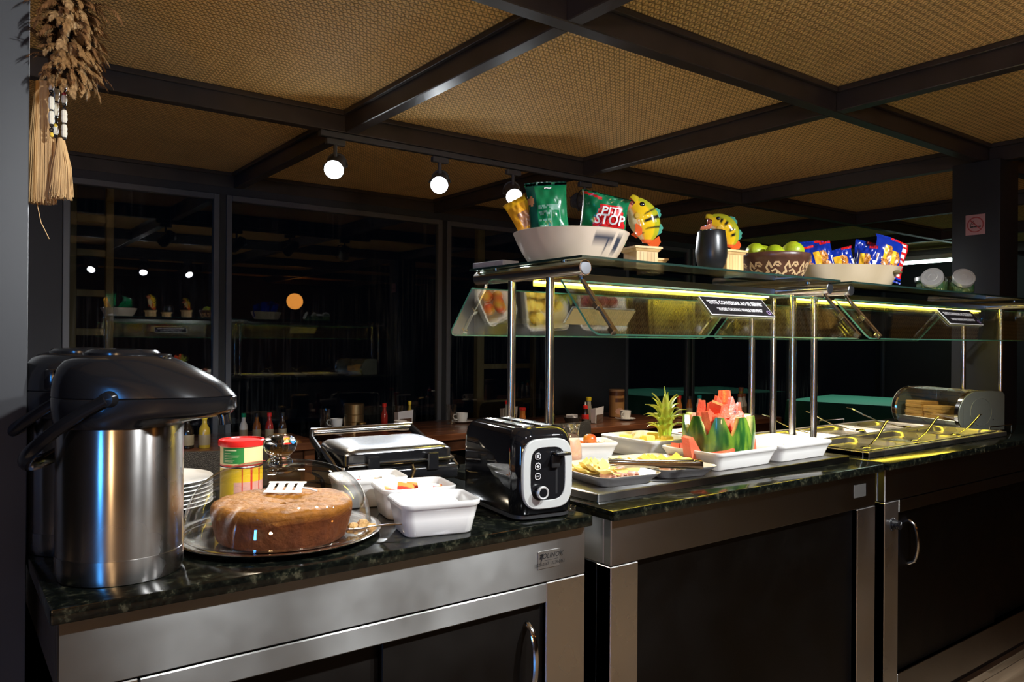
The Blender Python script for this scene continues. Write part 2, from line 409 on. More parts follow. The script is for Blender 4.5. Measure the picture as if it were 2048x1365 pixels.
# ================================================================== STRUCTURE
ZB, ZT = 2.24, 2.335            # beam underside, woven panel plane
BX = [-1.38, 0.06, 1.50, 2.938, 4.372, 5.81, 7.24, 8.68]
BY = [-2.85, -1.32, 0.21, 1.745, 3.27, 4.90]
FLOORW = wood_mat('floor_oak', (0.25, 0.170, 0.100), (0.46, 0.34, 0.22), (1.0, 16, 16), 0.38, 0.1, 0.22)
fl = struct('floor', MB().box(-2.6, 9.4, -3.7, 5.0, -0.06, -0.004), mat('floor_underlay', (0.03, 0.02, 0.015), 0.8))
pm = MB().rbox(-0.748, 0.748, -0.088, 0.088, -0.004, 0.0, 0.0015, 1).mesh('plank', FLOORW)
for j in range(26):
    y = -2.2 + j*0.179
    if 1.5 < y < 1.8: continue
    for i in range(8):
        x = -2.0 + i*1.5 + (j*0.53 % 1.5)
        if -2.4 < x-0.75 and x+0.75 < 9.2: ob('plank', pm, fl, (x, y, 0))
# ceiling and woven panels
ce = struct('ceiling', MB().box(-2.6, 9.4, -3.7, 5.0, ZT+0.012, ZT+0.10), mat('ceiling_board', (0.05, 0.035, 0.02), 0.8))
bw = 0.029
for i in range(len(BX)-1):
    for j in range(len(BY)-1):
        x0, x1, y0, y1 = BX[i]+bw, BX[i+1]-bw, BY[j]+bw, BY[j+1]-bw
        part('woven_panel', MB().box(-(x1-x0)/2, (x1-x0)/2, -(y1-y0)/2, (y1-y0)/2, 0, 0.010), WOVEN, ce, loc=((x0+x1)/2, (y0+y1)/2, ZT))
tn = 0
for y in BY:
    tn += 1
    b = MB().rbox(-2.6, 9.4, y-bw, y+bw, ZB, ZT+0.01, 0.003, 1)
    o = struct('trim_%d' % tn, b, BEAM)
    for sgn in (-1, 1):
        l = MB()
        for i in range(len(BX)-1):
            l.rbox(BX[i]+bw, BX[i+1]-bw, y+sgn*(bw+0.009)-0.009, y+sgn*(bw+0.009)+0.009, ZT-0.022, ZT-0.001, 0.002, 1)
        part('ledge', l, BEAM, o)
for x in BX:
    for j in range(len(BY)-1):
        tn += 1
        y0, y1 = BY[j]+bw, BY[j+1]-bw
        o = struct('trim_%d' % tn, MB().rbox(x-bw, x+bw, y0, y1, ZB+0.001, ZT+0.01, 0.003, 1), BEAM)
        for sgn in (-1, 1):
            part('ledge', MB().rbox(x+sgn*(bw+0.009)-0.009, x+sgn*(bw+0.009)+0.009, y0+0.018, y1-0.018, ZT-0.022, ZT-0.001, 0.002, 1), BEAM, o)
# walls
WARMWALL = mat('warm_brown_wall', (0.09, 0.055, 0.032), 0.6, noise=(2, (0.06, 0.038, 0.022), 0.3, 0.7))
struct('wall_front', MB().box(-2.6, 9.4, -3.8, -3.7, 0, 2.44), WARMWALL)
struct('wall_left', MB().box(-2.7, -2.6, -3.8, 5.0, 0, 2.44), DARKWALL)
struct('wall_right', MB().box(9.4, 9.5, -3.8, 5.0, 0, 2.44), DARKWALL)
wb = struct('wall_back', MB().box(-2.6, 0.545, 4.86, 4.96, 0, ZT).box(4.05, 4.885, 4.86, 4.96, 0, ZT).box(0.545, 4.05, 4.872, 4.95, 2.195, ZT).box(4.885, 9.4, 4.872, 4.95, 2.195, ZT), DARKWALL)
def window(n, x0, x1, z0=0.02, z1=2.195, y=4.885):
    w = ob('window_%d' % n, None, None, ((x0+x1)/2, y, z0)); w['kind'] = 'structure'
    hw, h, t = (x1-x0)/2, z1-z0, 0.036
    f = MB().rbox(-hw, -hw+t, -0.022, 0.022, 0, h, 0.003, 1).rbox(hw-t, hw, -0.022, 0.022, 0, h, 0.003, 1)
    f.rbox(-hw+t, hw-t, -0.022, 0.022, 0, t, 0.003, 1).rbox(-hw+t, hw-t, -0.022, 0.022, h-t, h, 0.003, 1)
    part('frame', f, FRAME, w)
    part('pane', MB().box(-hw+t, hw-t, -0.003, 0.003, t, h-t), PANE, w)
window(1, 0.548, 1.385); window(2, 1.425, 2.985); window(3, 3.025, 4.048); window(4, 4.887, 5.74); window(5, 5.78, 7.4); window(6, 7.44, 9.38)
tn += 1; struct('trim_%d' % tn, MB().box(1.386, 1.424, 4.87, 4.93, 0.0, 2.195), BLACKM)
tn += 1; struct('trim_%d' % tn, MB().box(2.986, 3.024, 4.87, 4.93, 0.0, 2.195), BLACKM)
tn += 1; struct('trim_%d' % tn, MB().box(5.741, 5.779, 4.87, 4.93, 0.0, 2.195), BLACKM)
tn += 1; struct('trim_%d' % tn, MB().box(7.401, 7.439, 4.87, 4.93, 0.0, 2.195), BLACKM)
# terrace outside, in the dark
struct('floor_terrace', MB().box(-3, 12, 5.0, 12, -0.10, -0.03), mat('terrace_paving', (0.03, 0.03, 0.03), 0.8))
TREL = wood_mat('trellis_wood', (0.28, 0.20, 0.09), (0.42, 0.31, 0.15), (8, 8, 1.2), 0.6)
def trellis(x, y, n, w, zs, lab, thick):
    t = thing('wooden_trellis', lab, 'trellis', (x, y, -0.03))
    for k in range(2):
        tk = thick if k == 0 else thick*0.45
        part('post', MB().rbox(k*w-tk/2, k*w+tk/2, -0.03, 0.03, 0, 2.36, 0.004, 1), TREL, t)
    for z in zs: part('rail', MB().rbox(thick/2, w-thick*0.23, -0.02, 0.02, z, z+0.045, 0.004, 1), TREL, t)
    return t
trellis(0.655, 5.60, 0, 0.24, (0.45, 0.75, 1.06, 1.35, 1.60, 1.86, 2.08), 'pale wooden ladder trellis outside the left window', 0.10)
trellis(3.92, 5.75, 0, 0.62, (0.35, 0.75, 1.08, 1.50, 1.9), 'dim wooden trellis outside behind the two left shelf posts', 0.075)
# columns
def column(x0, x1, y0, y1, lab, m=None):
    t = thing('steel_column', lab, 'column', ((x0+x1)/2, (y0+y1)/2, 0)); w, d = (x1-x0)/2, (y1-y0)/2
    part('shaft', MB().rbox(-w, w, -d, d, 0, ZB-0.001, 0.004, 2), m or DARKWALL, t)
    return t
column(-0.105, 0.128, 1.60, 1.84, 'dark grey column at left edge beside the airpots')
column(4.262, 4.482, 1.63, 1.86, 'dark charcoal column behind the bread box', BLACKWALL)

# ================================================================== SPOTLIGHTS
TRACK = mat('track_grey', (0.07, 0.07, 0.075), 0.45)
def track(x0, x1, y, lab):
    t = thing('lighting_track', lab, 'lighting track', ((x0+x1)/2, y, ZB-0.03))
    h = (x1-x0)/2
    part('rail', MB().rbox(-h, h, -0.017, 0.017, 0.004, 0.029, 0.002, 1), TRACK, t)
    part('groove', MB().box(-h+.01, h-.01, -0.006, 0.006, 0.0015, 0.006), BLACKM, t)
track(1.36, 3.20, 3.27, 'grey lighting track under the ceiling beam before the windows')
track(0.60, 2.85, 0.21, 'lighting track under the beam behind the camera')
def spot(x, y, tgt, lab, on=True, power=SPOT_W, size=R(72), grp=None):
    z = ZB-0.03
    t = thing('track_spotlight', lab, 'spotlight', (x, y, z), 0, grp)
    part('adapter', MB().rbox(-0.045, 0.045, -0.014, 0.014, -0.028, -0.001, 0.003, 1), TRACK, t)
    part('stem', MB().tube([(0, 0, -0.028), (0, 0, -0.085)], 0.009, 10), TRACK, t)
    pv = Vector((0, 0, -0.125)); d = (Vector(tgt)-Vector((x, y, z))-pv).normalized()
    q = d.to_track_quat('Z', 'Y').to_matrix().to_4x4(); M = Matrix.Translation(pv) @ q
    part('yoke', MB().tube([(M @ Vector((0.052*math.cos(a), 0.0, -0.10*math.sin(a)**0.8-0.002))) for a in [PI*k/10 for k in range(11)]], 0.004, 6), TRACK, t)
    hd = part('head', MB().lathe([(0.0, -0.085), (0.030, -0.085), (0.040, -0.075), (0.043, 0.0), (0.046, 0.045), (0.043, 0.048), (0.039, 0.040), (0.0, 0.030)], 28, M=M), TRACK, t)
    part('fin', MB().lathe([(0.031, -0.08), (0.0455, -0.07), (0.0455, -0.062), (0.031, -0.06)], 28, M=M), TRACK, hd)
    ln = part('lens', MB().lathe([(0.0, 0.041), (0.036, 0.0415), (0.0385, 0.043), (0.036, 0.046), (0.0, 0.0475)], 28, M=M), LAMPGLOW if on else BLACKM, t)
    if on:
        p = Vector((x, y, z)) + pv + d*0.052
        lamp('SPOT', 'spot_beam', p, power, (0.93, 0.97, 1.0), target=tgt, spot_size=size, spot_blend=0.55, shadow_soft_size=0.036)
    return t
for x, tg, lab in ((1.436, (0.35, 1.5, 0.95), 'lit round spotlight nearest the left of the visible track'),
                   (1.987, (0.75, 1.45, 0.95), 'lit spotlight in the middle of the visible track'),
                   (2.44, (1.55, 1.6, 0.95), 'lit spotlight half hidden by the tall green chip bag')):
    spot(x, 3.27, tg, lab, grp='lit spotlights on the visible track', power=SPOT_W*(1.7 if x > 2.2 else 1.0))
spot(2.95, 3.27, (3.45, 1.62, 1.2), 'black spotlight turned away, hanging behind the PIT STOP bag', power=SPOT_W*0.5)
for x, tg, lab in ((0.72, (0.24, 1.55, 1.35), 'added spotlight behind the camera lighting the airpots and headdress'), (1.36, (0.75, 1.5, 0.92), 'spotlight behind the camera reflected leftmost in the left window'),  # first one is added, unseen, to light the headdress and airpots
                   (1.88, (1.55, 1.5, 0.92), 'spotlight behind the camera reflected in the middle of the left window'),
                   (2.36, (2.65, 1.5, 1.10), 'spotlight behind the camera reflected rightmost in the left window')):
    spot(x, 0.21, tg, lab, grp='spotlights behind the camera', power=SPOT_W*(1.7 if x > 1.5 else 1.0))
cb = MB().tube([(2.95+0.06*math.sin(a)-0.02, 3.25, 2.09-0.075*math.cos(a)*1.0) for a in [PI*k/12*1.7-0.3 for k in range(14)]], 0.004, 6)
solo('lamp_cord', cb, BLACKM, 'black looped cord hanging at the turned-away spotlight', 'cord')

# ================================================================== BUFFET CABINETS
YF = 1.285; YBK = 2.005; ZG0, ZG1 = 0.890, 0.915
def cabinet(x0, x1, lab, doors, rail=True, lp=0.09, rp=0.10, closed_panel=False):
    t = thing('buffet_cabinet', lab, 'cabinet', ((x0+x1)/2, (YF+YBK)/2, 0))
    cx, cy = (x0+x1)/2, (YF+YBK)/2
    def B(a, b, c, d, e, f, r=0.002): return MB().rbox(a-cx, b-cx, c-cy, d-cy, e, f, r, 1)
    part('apron', B(x0, x1, YF, YF+0.025, 0.7815, 0.889), STEEL, t)
    part('side_apron', B(x0, x0+0.02, YF+0.0255, YBK, 0.7815, 0.889), STEEL, t)
    part('side_apron', B(x1-0.02, x1, YF+0.0255, YBK, 0.7815, 0.889), STEEL, t)
    part('corner_post', B(x0, x0+lp, YF, YF+0.05, 0.07, 0.7795), STEELV, t)
    part('corner_post', B(x1-rp, x1, YF, YF+0.05, 0.07, 0.7795), STEELV, t)
    part('side_panel', B(x0+0.004, x0+0.02, YF+0.0505, YBK, 0.07, 0.7795), STEELV, t)
    part('side_panel', B(x1-0.02, x1-0.004, YF+0.0505, YBK, 0.07, 0.7795), STEELV, t)
    part('back_panel', B(x0+0.021, x1-0.021, YBK-0.015, YBK, 0.07, 0.88), BLACKSTEEL, t)
    part('bottom_rail', B(x0+lp+.0005, x1-rp-.0005, YF, YF+0.04, 0.072, 0.2), STEEL, t)
    part('plinth', B(x0+0.04, x1-0.04, YF+0.06, YBK-0.06, 0.0, 0.069), BLACKM, t)
    if rail: part('top_rail', B(x0+lp+.0005, x1-rp-.0005, YF-0.002, YF+0.035, 0.738, 0.7795), STEEL, t)
    part('inner_back', B(x0+lp, x1-rp, YF+0.052, YF+0.058, 0.2, 0.78), BLACKM, t)
    for (a, b, dy, h) in doors:
        d = part('door' if not closed_panel else 'front_panel', B(a, b, YF+0.012+dy, YF+0.024+dy, 0.2005, 0.738 if rail else 0.7795), BLACKSTEEL, t)
        if h:
            z0, z1 = h[1], h[2]; yy = YF+0.012+dy-cy
            hb = MB()
            pts = [(h[0]-cx, yy-0.004-0.028*math.sin(PI*k/12)**0.45 if 0 < k < 12 else yy, z0+(z1-z0)*k/12) for k in range(13)]
            hb.tube(pts, 0.0075, 10, flat=0.75)
            part('handle', hb, CHROME, d)
    return t
C1 = cabinet(0.142, 1.168, 'steel cabinet with black sliding doors under the airpots and toaster', ((0.235, 0.70, 0.016, None), (0.67, 1.062, 0.0, (1.012, 0.545, 0.70))), lp=0.108, rp=0.112)
C2 = cabinet(1.248, 2.423, 'steel cabinet with one plain black panel under the fruit', ((1.339, 2.314, 0.004, None),), rail=False, lp=0.09, rp=0.108, closed_panel=True)
C3 = cabinet(2.482, 4.18, 'steel cabinet with black knob and door handle under the empty pans', ((2.575, 3.36, 0.0, (2.665, 0.55, 0.70)), (3.33, 4.085, 0.016, None)), lp=0.09, rp=0.10)
# maker's plate
def plate(cab, x0, x1, z0, z1, lines, lab):
    cx, cy = cab.location.x, cab.location.y
    p = part('maker_plate', MB().rbox(x0-cx, x1-cx, YF-0.0015-cy, YF-0.0002-cy, z0, z1, 0.0004, 1), mat('etched_plate', (0.42, 0.41, 0.39), 0.35, 0.9), cab, label=lab)
    if lines:
        tm = MB(); w = x1-x0; h = z1-z0
        add_text(tm, lines[0], h*0.42, lambda a, b: ((x0+x1)/2+w*0.11+a-cx, YF-0.0018-cy, z0+h*0.68+b), 0, 0.25, sx=0.95)
        add_text(tm, lines[1], h*0.26, lambda a, b: ((x0+x1)/2+w*0.06+a-cx, YF-0.0018-cy, z0+h*0.24+b), 0, 0.1, sx=0.88)
        tm.box(x0+w*0.30-cx, x1-w*0.05-cx, YF-0.0018-cy, YF-0.0015-cy, z0+h*0.44, z0+h*0.46)
        # forked emblem
        q = [(0.06, 0.80), (0.26, 0.86), (0.20, 0.55), (0.10, 0.20), (0.13, 0.52), (0.07, 0.62), (0.16, 0.72)]
        tm.add([(x0+w*a-cx, YF-0.0018-cy, z0+h*b) for a, b in q], [tuple(range(len(q)))])
        part('lettering', tm, BLACKM, p)
plate(C1, 1.031, 1.091, 0.812, 0.850, ('POLINOX', '3228-0367 · 3228-0462'), 'etched maker plate reading POLINOX')
plate(C2, 2.293, 2.362, 0.818, 0.858, None, 'small blank steel plate')
# thermostat knob on the third cabinet
cx, cy = C3.location.x, C3.location.y
kn = part('knob', MB().lathe([(0.0, 0.024), (0.013, 0.024), (0.0145, 0.020), (0.016, 0.002), (0.016, 0.0)], 20, M=tr(2.535-cx, YF-0.001-cy, 0.704) @ rotx(PI/2)), BLACKP, C3)
part('dial', MB().lathe([(0.0, 0.0012), (0.022, 0.0012), (0.023, 0.0)], 24, M=tr(2.535-cx, YF-cy, 0.704) @ rotx(PI/2)), BLACKM, C3)
tk = MB()
for k in range(9):
    a = R(-40+k*32); tk.rbox(-0.001, 0.001, -0.0003, 0.0003, 0.018, 0.0215, 0.0002, 1, M=tr(2.535-cx, YF-0.0015-cy, 0.704) @ roty(a))
tk.rbox(-0.001, 0.001, -0.026, -0.0245, 0.002, 0.013, 0.0003, 1, M=tr(2.535-cx, YF-cy, 0.704) @ roty(0.6))
part('dial_marks', tk, WHITEM, C3)
# granite tops
for x0, x1, lab in ((0.130, 1.172, 'dark green granite worktop under the airpots and toaster'), (1.236, 2.440, 'dark speckled granite worktop under the fruit trays'), (2.470, 4.195, 'dark granite worktop around the empty food pans')):
    solo('granite_worktop', MB().rbox(-(x1-x0)/2, (x1-x0)/2, -0.382, 0.382, 0, 0.0245, 0.004, 2), GRANITE, lab, 'worktop', loc=((x0+x1)/2, 1.646, 0.8902))
# cold plate on the second worktop
t = thing('cold_plate', 'low brushed steel serving plate under the fruit dishes', 'serving plate', (1.83, 1.645, 0.915))
part('body', MB().loft([[(x, y, z) for x, y in rrect(1.12-i, 0.582-i, 0.004)] for z, i in ((0.0005, 0), (0.018, 0), (0.020, 0.004), (0.0195, 0.02), (0.0165, 0.03))]), STEEL, t)

# ================================================================== SNEEZE-GUARD SHELVES
ZBAR = 1.485; RB = 0.0195; ZS = 1.5125
def guard_shelf(xa, xb, lab, sx0, right_arm=True):
    ym = 1.645
    t = thing('glass_shelf', lab, 'shelf', ((xa+xb)/2, ym, 0.915)); cx = (xa+xb)/2; zo = 0.915
    def P(x, y, z): return (x-cx, y-ym, z-zo)
    for x in (xa, xb):
        for y in (1.557, 1.724):
            part('post', MB().lathe([(0.0115, 0.001), (0.0115, ZBAR-RB*0.7-zo)], 20, c=P(x, y, zo)), BARS, t)
            part('post_foot', MB().lathe([(0.0, 0.001), (0.020, 0.001), (0.020, 0.004), (0.0125, 0.007), (0.0118, 0.012)], 20, c=P(x, y, zo+(0.020 if xb < 2.45 else 0.0))), CHROME, t)
        bar = part('bar', MB().tube([P(x, 1.42, ZBAR), P(x, 1.89, ZBAR)], RB, 28), BARS, t)
        part('end_cap', MB().lathe([(0.0, 0.0025), (0.0165, 0.0022), (0.0185, 0.0005), (0.0185, -0.001)], 28, M=tr(*P(x, 1.42, ZBAR)) @ rotx(PI/2)), CAPM, bar)
        for y in (1.50, 1.80): part('standoff', MB().lathe([(0.009, ZBAR+RB*0.9-zo), (0.009, ZS-0.0065-zo)], 14, c=P(x, y, zo)), CHROME, t)
    # glass top
    g = part('glass_top', MB().box(xa-0.03-cx, xb+0.03-cx, 1.400-ym, 1.893-ym, ZS-0.0062-zo, ZS-zo), SHELFGLASS, t)
    e = MB()
    for a, b, c, d in ((xa-0.0306, xb+0.0306, 1.3994, 1.400), (xa-0.0306, xb+0.0306, 1.893, 1.8936)): e.box(a-cx, b-cx, c-ym, d-ym, ZS-0.0060-zo, ZS-0.0002-zo)
    for a, b in ((xa-0.0306, xa-0.03), (xb+0.03, xb+0.0306)): e.box(a-cx, b-cx, 1.400-ym, 1.893-ym, ZS-0.0060-zo, ZS-0.0002-zo)
    part('glass_edge', e, mat('dark_glass_edge', (0.015, 0.035, 0.028), 0.15), g)
    # light channel and led strip
    part('light_channel', MB().rbox(xa-cx+.019, xb-cx-.019, -0.028, 0.028, 1.466-zo, 1.492-zo, 0.002, 1), STEEL, t)
    part('channel_lip', MB().box(xa-cx+.02, xb-cx-.02, 0.009, 0.012, 1.452-zo, 1.4655-zo), STEEL, t)
    part('led_strip', MB().box(xa-cx+.02, xb-cx-.02, -0.006, 0.006, 1.4610-zo, 1.4655-zo), LEDGLOW, t)
    # tilted guards front and back
    for sg, nm in ((-1, 'front_glass'), (1, 'back_glass')):
        def Q(x, s, n):   # s: 0 at the top to 1 at the bottom of the tilted pane, n: offset along its outward normal
            y0, z0, y1, z1 = (ym+sg*0.197, 1.452, ym+sg*0.318, 1.318)
            dy, dz = y1-y0, z1-z0; l = math.hypot(dy, dz); ny, nz = -dz/l*sg, dy/l*sg
            return P(x, y0+dy*s+sg*n*abs(ny), z0+dz*s+n*abs(nz))
        gx0, gx1 = xa-0.055, xb+0.035
        c_ = 0.018
        ol = [(gx0, 0.0), (gx1, 0.0), (gx1, 0.9), (gx1-c_*.4, 0.97), (gx1-c_, 1.0), (gx0+c_, 1.0), (gx0+c_*.4, 0.97), (gx0, 0.9)]
        gm = MB().loft([[Q(x, s_, n) for x, s_ in ol] for n in (-0.003, 0.003)])
        gl = part(nm, gm, GUARD, t)
        ed = MB(); n_ = len(ol)
        for i in range(n_):
            a, b = ol[i], ol[(i+1) % n_]
            ed.add([Q(a[0], a[1], -0.0028), Q(b[0], b[1], -0.0028), Q(b[0], b[1], 0.0028), Q(a[0], a[1], 0.0028)], [(0, 1, 2, 3)])
        cg = Vector(Q((gx0+gx1)/2, 0.5, 0))
        for i in range(len(ed.v)):   # push the edge band just proud of the pane
            v = Vector(ed.v[i]); d = v-cg; ed.v[i] = tuple(v + Vector((0.0004 if d.x > 0 else -0.0004, 0, 0)) + (Vector(Q(0, 1, 0))-Vector(Q(0, 0, 0))).normalized()*(0.0004 if (v-Vector(Q(0, 0.5, 0))).dot(Vector(Q(0, 1, 0))-Vector(Q(0, 0, 0))) > 0 else -0.0004))
        part('glass_edge', ed, mat('green_edge', (0.12, 0.38, 0.26), 0.12, 0, 0.6), gl)
        for x in (xa, xb):
            ar = MB(); x_ = x
            ar.tube([P(x_, ym+sg*0.205, ZBAR-RB*0.6), Q(x_, 0.02, 0.014), Q(x_, 1.02, 0.014)], 0.0065, 10, flat=1.0)
            arm = part('arm', ar, CHROME, t)
            for s_ in (0.52, 0.97):
                v = Q(x_, s_, 0.010)
                M = tr(*v) @ Matrix.Rotation(math.atan2(0.121, 0.134)*-sg*1.0, 4, 'X')
                part('clip', MB().rbox(-0.008, 0.008, -0.010, 0.010, -0.008, 0.008, 0.002, 1, M=M), CHROME, arm)
        t[nm] = 1
    return t, P
SH2, P2 = guard_shelf(1.285, 2.376, 'two-bar glass shelf with yellow light strip over the fruit', 0)
SH3, P3 = guard_shelf(2.507, 4.085, 'glass shelf with yellow light strip over the empty pans', 0)
for k in ('front_glass', 'back_glass'):
    for s_ in (SH2, SH3): del s_[k]
# signs on the tilted glass
SIGNB = mat('sign_black', (0.010, 0.009, 0.011), 0.35); SIGNW = mat('sign_white', (0.80, 0.78, 0.78), 0.5); SIGNC = mat('sign_cream_back', (0.50, 0.46, 0.24), 0.5)
SIGNP = mat('sign_violet', (0.30, 0.20, 0.42), 0.5)
def sign(xc, w, s0, s1, side, lab, small=1.0):
    ym = 1.645; y0, z0, y1, z1 = (ym+side*0.197, 1.452, ym+side*0.318, 1.318)
    dy, dz = y1-y0, z1-z0; l = math.hypot(dy, dz); ny, nz = abs(dz/l)*side, abs(dy/l)
    sc = (s0+s1)/2; h = (s1-s0)*l
    ctr = Vector((xc, y0+dy*sc, z0+dz*sc))
    U = Vector((1 if side < 0 else -1, 0, 0)); V = Vector((0, -dy/l, -dz/l)); Nn = Vector((0, ny, nz))
    def F(a, b, n): return tuple(U*a + V*b + Nn*n)
    t = thing('notice_sign', lab, 'sign', ctr)
    part('board', MB().loft([[F(a*w/2, b*h/2, n) for a, b in ((-1, -1), (1, -1), (1, 1), (-1, 1))] for n in (0.0035, 0.0050)]), SIGNW, t)
    part('backing', MB().loft([[F(a*w/2, b*h/2, n) for a, b in ((-1, -1), (1, -1), (1, 1), (-1, 1))] for n in (-0.0045, -0.0035)]), SIGNC, t)
    part('black_field', MB().loft([[F(a*(w/2-0.0022), b*(h/2-0.0022), n) for a, b in ((-1, -1), (1, -1), (1, 1), (-1, 1))] for n in (0.0050, 0.0055)]), SIGNB, t)
    tm = MB()
    add_text(tm, '“EVITE CONVERSAR AO SE SERVIR”', 0.0205, lambda a, b: F(a, b+h*0.17, 0.0059), 0, sx=w/0.2926*0.80, bold=0.022)
    add_text(tm, '“AVOID TALKING WHILE SERVING”', 0.0165, lambda a, b: F(a, b-h*0.20, 0.0059), 0, sx=w/0.2926*0.80, bold=0.018)
    part('lettering', tm, SIGNW, t)
    rg = MB().loft([[F(w*0.44+r*math.cos(q)*h, -h*0.28+r*math.sin(q)*h, 0.0059) for q in [2*PI*k/20 for k in range(20)]] for r in (0.075, 0.12)], False, False)
    part('ring_emblem', rg, SIGNP, t)
sign(1.862, 0.292, 0.17, 0.57, -1, 'black sign on front glass reading EVITE CONVERSAR AO SE SERVIR, over the fruit')
sign(1.79, 0.285, 0.30, 0.68, 1, 'cream-backed sign seen from behind on the rear glass')
sign(3.30, 0.292, 0.10, 0.55, -1, 'smaller-looking black sign on the glass over the empty pans')

# ================================================================== THINGS ON THE FIRST WORKTOP
ZC = 0.915
def airpot(loc, rz, lab):
    t = thing('airpot', lab, 'airpot', loc, rz)
    r = 0.0955
    b = part('body', MB().lathe([(0.0, 0.006), (0.086, 0.006), (0.092, 0.009), (r, 0.020), (r, 0.242), (0.094, 0.246), (0.0, 0.246)], 56), STEELR, t, sharp=25)
    part('base_band', MB().lathe([(0.086, 0.0005), (0.093, 0.001), (r+0.0008, 0.010), (r+0.0008, 0.0395), (r-0.002, 0.0405), (r-0.004, 0.02)], 56), STEELR, b)
    part('foot', MB().lathe([(0.0, 0.0003), (0.080, 0.0003), (0.080, 0.006), (0.0, 0.006)], 40), BLACKM, t)
    rings = []
    for z, rb, ext, p in ((0.244, 0.0970, 0.000, 3), (0.249, 0.0995, 0.006, 3), (0.258, 0.1010, 0.060, 3.2), (0.263, 0.1015, 0.078, 3.0), (0.272, 0.1020, 0.086, 2.8), (0.290, 0.1022, 0.085, 2.6), (0.2915, 0.1005, 0.083, 2.6), (0.293, 0.1022, 0.083, 2.5), (0.309, 0.1012, 0.068, 2.3), (0.324, 0.0985, 0.046, 2.1), (0.338, 0.0930, 0.023, 2), (0.349, 0.0850, 0.007, 2), (0.356, 0.0740, 0.0, 2), (0.359, 0.060, 0.0, 2)):
        rings.append([((rb+ext*max(0, math.cos(a))**p)*math.cos(a), (rb+ext*max(0, math.cos(a))**p*0.55)*math.sin(a), z) for a in [2*PI*k/64 for k in range(64)]])
    lid = part('lid', MB().loft(rings), BLACKP, t, sharp=50)
    part('pump_button', MB().lathe([(0.058, 0.357), (0.058, 0.362), (0.052, 0.367), (0.0, 0.369)], 40), BLACKP, lid)
    part('lid_catch', MB().rbox(0.052, 0.078, -0.015, 0.015, 0.352, 0.361, 0.004, 2), BLACKP, lid)
    part('spout', MB().tube([(0.165, 0, 0.268), (0.170, 0, 0.255), (0.171, 0, 0.244)], 0.010, 14), BLACKP, t)
    pts = []
    for k in range(25):
        a = PI*k/24; c, s_ = math.cos(a), math.sin(a)
        pts.append((0.030-0.175*s_**0.8, -0.109*c*(1.0 if abs(c) > 0.3 else 1.0), 0.292-0.115*s_**0.9))
    part('bail_handle', MB().tube(pts, [0.0075+0.002*math.sin(PI*k/24) for k in range(25)], 12, flat=1.25), BLACKP, t)
    for s_ in (-1, 1): part('pivot', MB().lathe([(0.0, 0.014), (0.011, 0.013), (0.013, 0.0), (0.013, -0.004)], 18, M=tr(0.03, s_*0.1, 0.292) @ rotx(-s_*PI/2)), BLACKP, t)
    part('back_hinge', MB().rbox(-0.116, -0.098, -0.025, 0.025, 0.30, 0.335, 0.005, 2), BLACKP, t)
    return t
airpot((0.246, 1.412, ZC), R(-36), 'front brushed steel airpot with black pump lid, nearest the granite corner')
airpot((0.222, 1.640, ZC), R(-30), 'rear airpot half hidden behind the larger-looking steel one')

# plates
pl = MB().lathe([(0.0, 0.0), (0.072, 0.0), (0.078, 0.003), (0.118, 0.011), (0.126, 0.0135), (0.1255, 0.0155), (0.117, 0.0135), (0.078, 0.0065), (0.070, 0.004), (0.0, 0.004)], 56).mesh('plate', WHITEC)
for k in range(7):
    o = ob('dinner_plate', pl, None, (0.396, 1.888, ZC+0.0005+k*0.0092))
    pos = ['bottom', 'second', 'third', 'fourth', 'fifth', 'sixth', 'top'][k]
    tag(o, ('top white dinner plate of the stack beside the red lidded can' if k == 6 else 'bottom white dinner plate of the stack beside the red lidded can' if k == 0 else '%s white plate from the bottom in the stack beside the red can' % pos), 'plate', 'stacked white dinner plates')

# milk powder can
t = thing('food_can', 'can with red plastic lid and green, cream and yellow label behind the cake', 'can', (0.566, 1.802, ZC), R(-8))
CANGREEN = mat('label_green', (0.02, 0.20, 0.04), 0.35); CREAM = mat('label_cream', (0.80, 0.62, 0.30), 0.4); CYEL = mat('label_yellow', (0.85, 0.55, 0.02), 0.35); CRED = mat('label_red', (0.65, 0.03, 0.02), 0.3); TIN = mat('tin', (0.6, 0.58, 0.55), 0.25, 1.0)
CPINK = mat('label_pink', (0.75, 0.38, 0.30), 0.4)
part('tin', MB().lathe([(0.0, 0.0005), (0.046, 0.0005), (0.0475, 0.003), (0.046, 0.006), (0.046, 0.092), (0.0475, 0.0955), (0.046, 0.099), (0.046, 0.148), (0.0, 0.148)], 48), TIN, t)
def canlab(u, v):
    a = u*360
    if v > 0.64:
        if v < 0.67: return 2
        if 205 < a < 268 and 0.70 < v < 0.95: return 0
        return 1
    if v > 0.60: return 2
    if a < 240: return 3
    if v > 0.40: return 3 if (a % 26) > 5 else 2
    return 4 if (a % 26) > 4 else 2
lb = MB().grid(lambda u, v: (0.0466*math.cos(2*PI*u), 0.0466*math.sin(2*PI*u), 0.008+v*0.138+(0.0009 if abs(v-0.62) < .03 else 0)), 120, 46, mf=canlab)
lbl = part('label', lb, [CANGREEN, CREAM, CRED, CYEL, CPINK], t)
tl = MB()
for k, (w, z) in enumerate(((0.030, 0.133), (0.016, 0.127), (0.036, 0.122), (0.034, 0.119), (0.02, 0.115), (0.026, 0.111), (0.022, 0.108))):
    a0 = R(210); n = 8
    hgt = 0.0028 if k == 0 else 0.0011
    tl.grid(lambda u, v, w=w, z=z, a0=a0, hgt=hgt: (0.0469*math.cos(a0+u*w/0.0466), 0.0469*math.sin(a0+u*w/0.0466), z+v*hgt), n, 1)
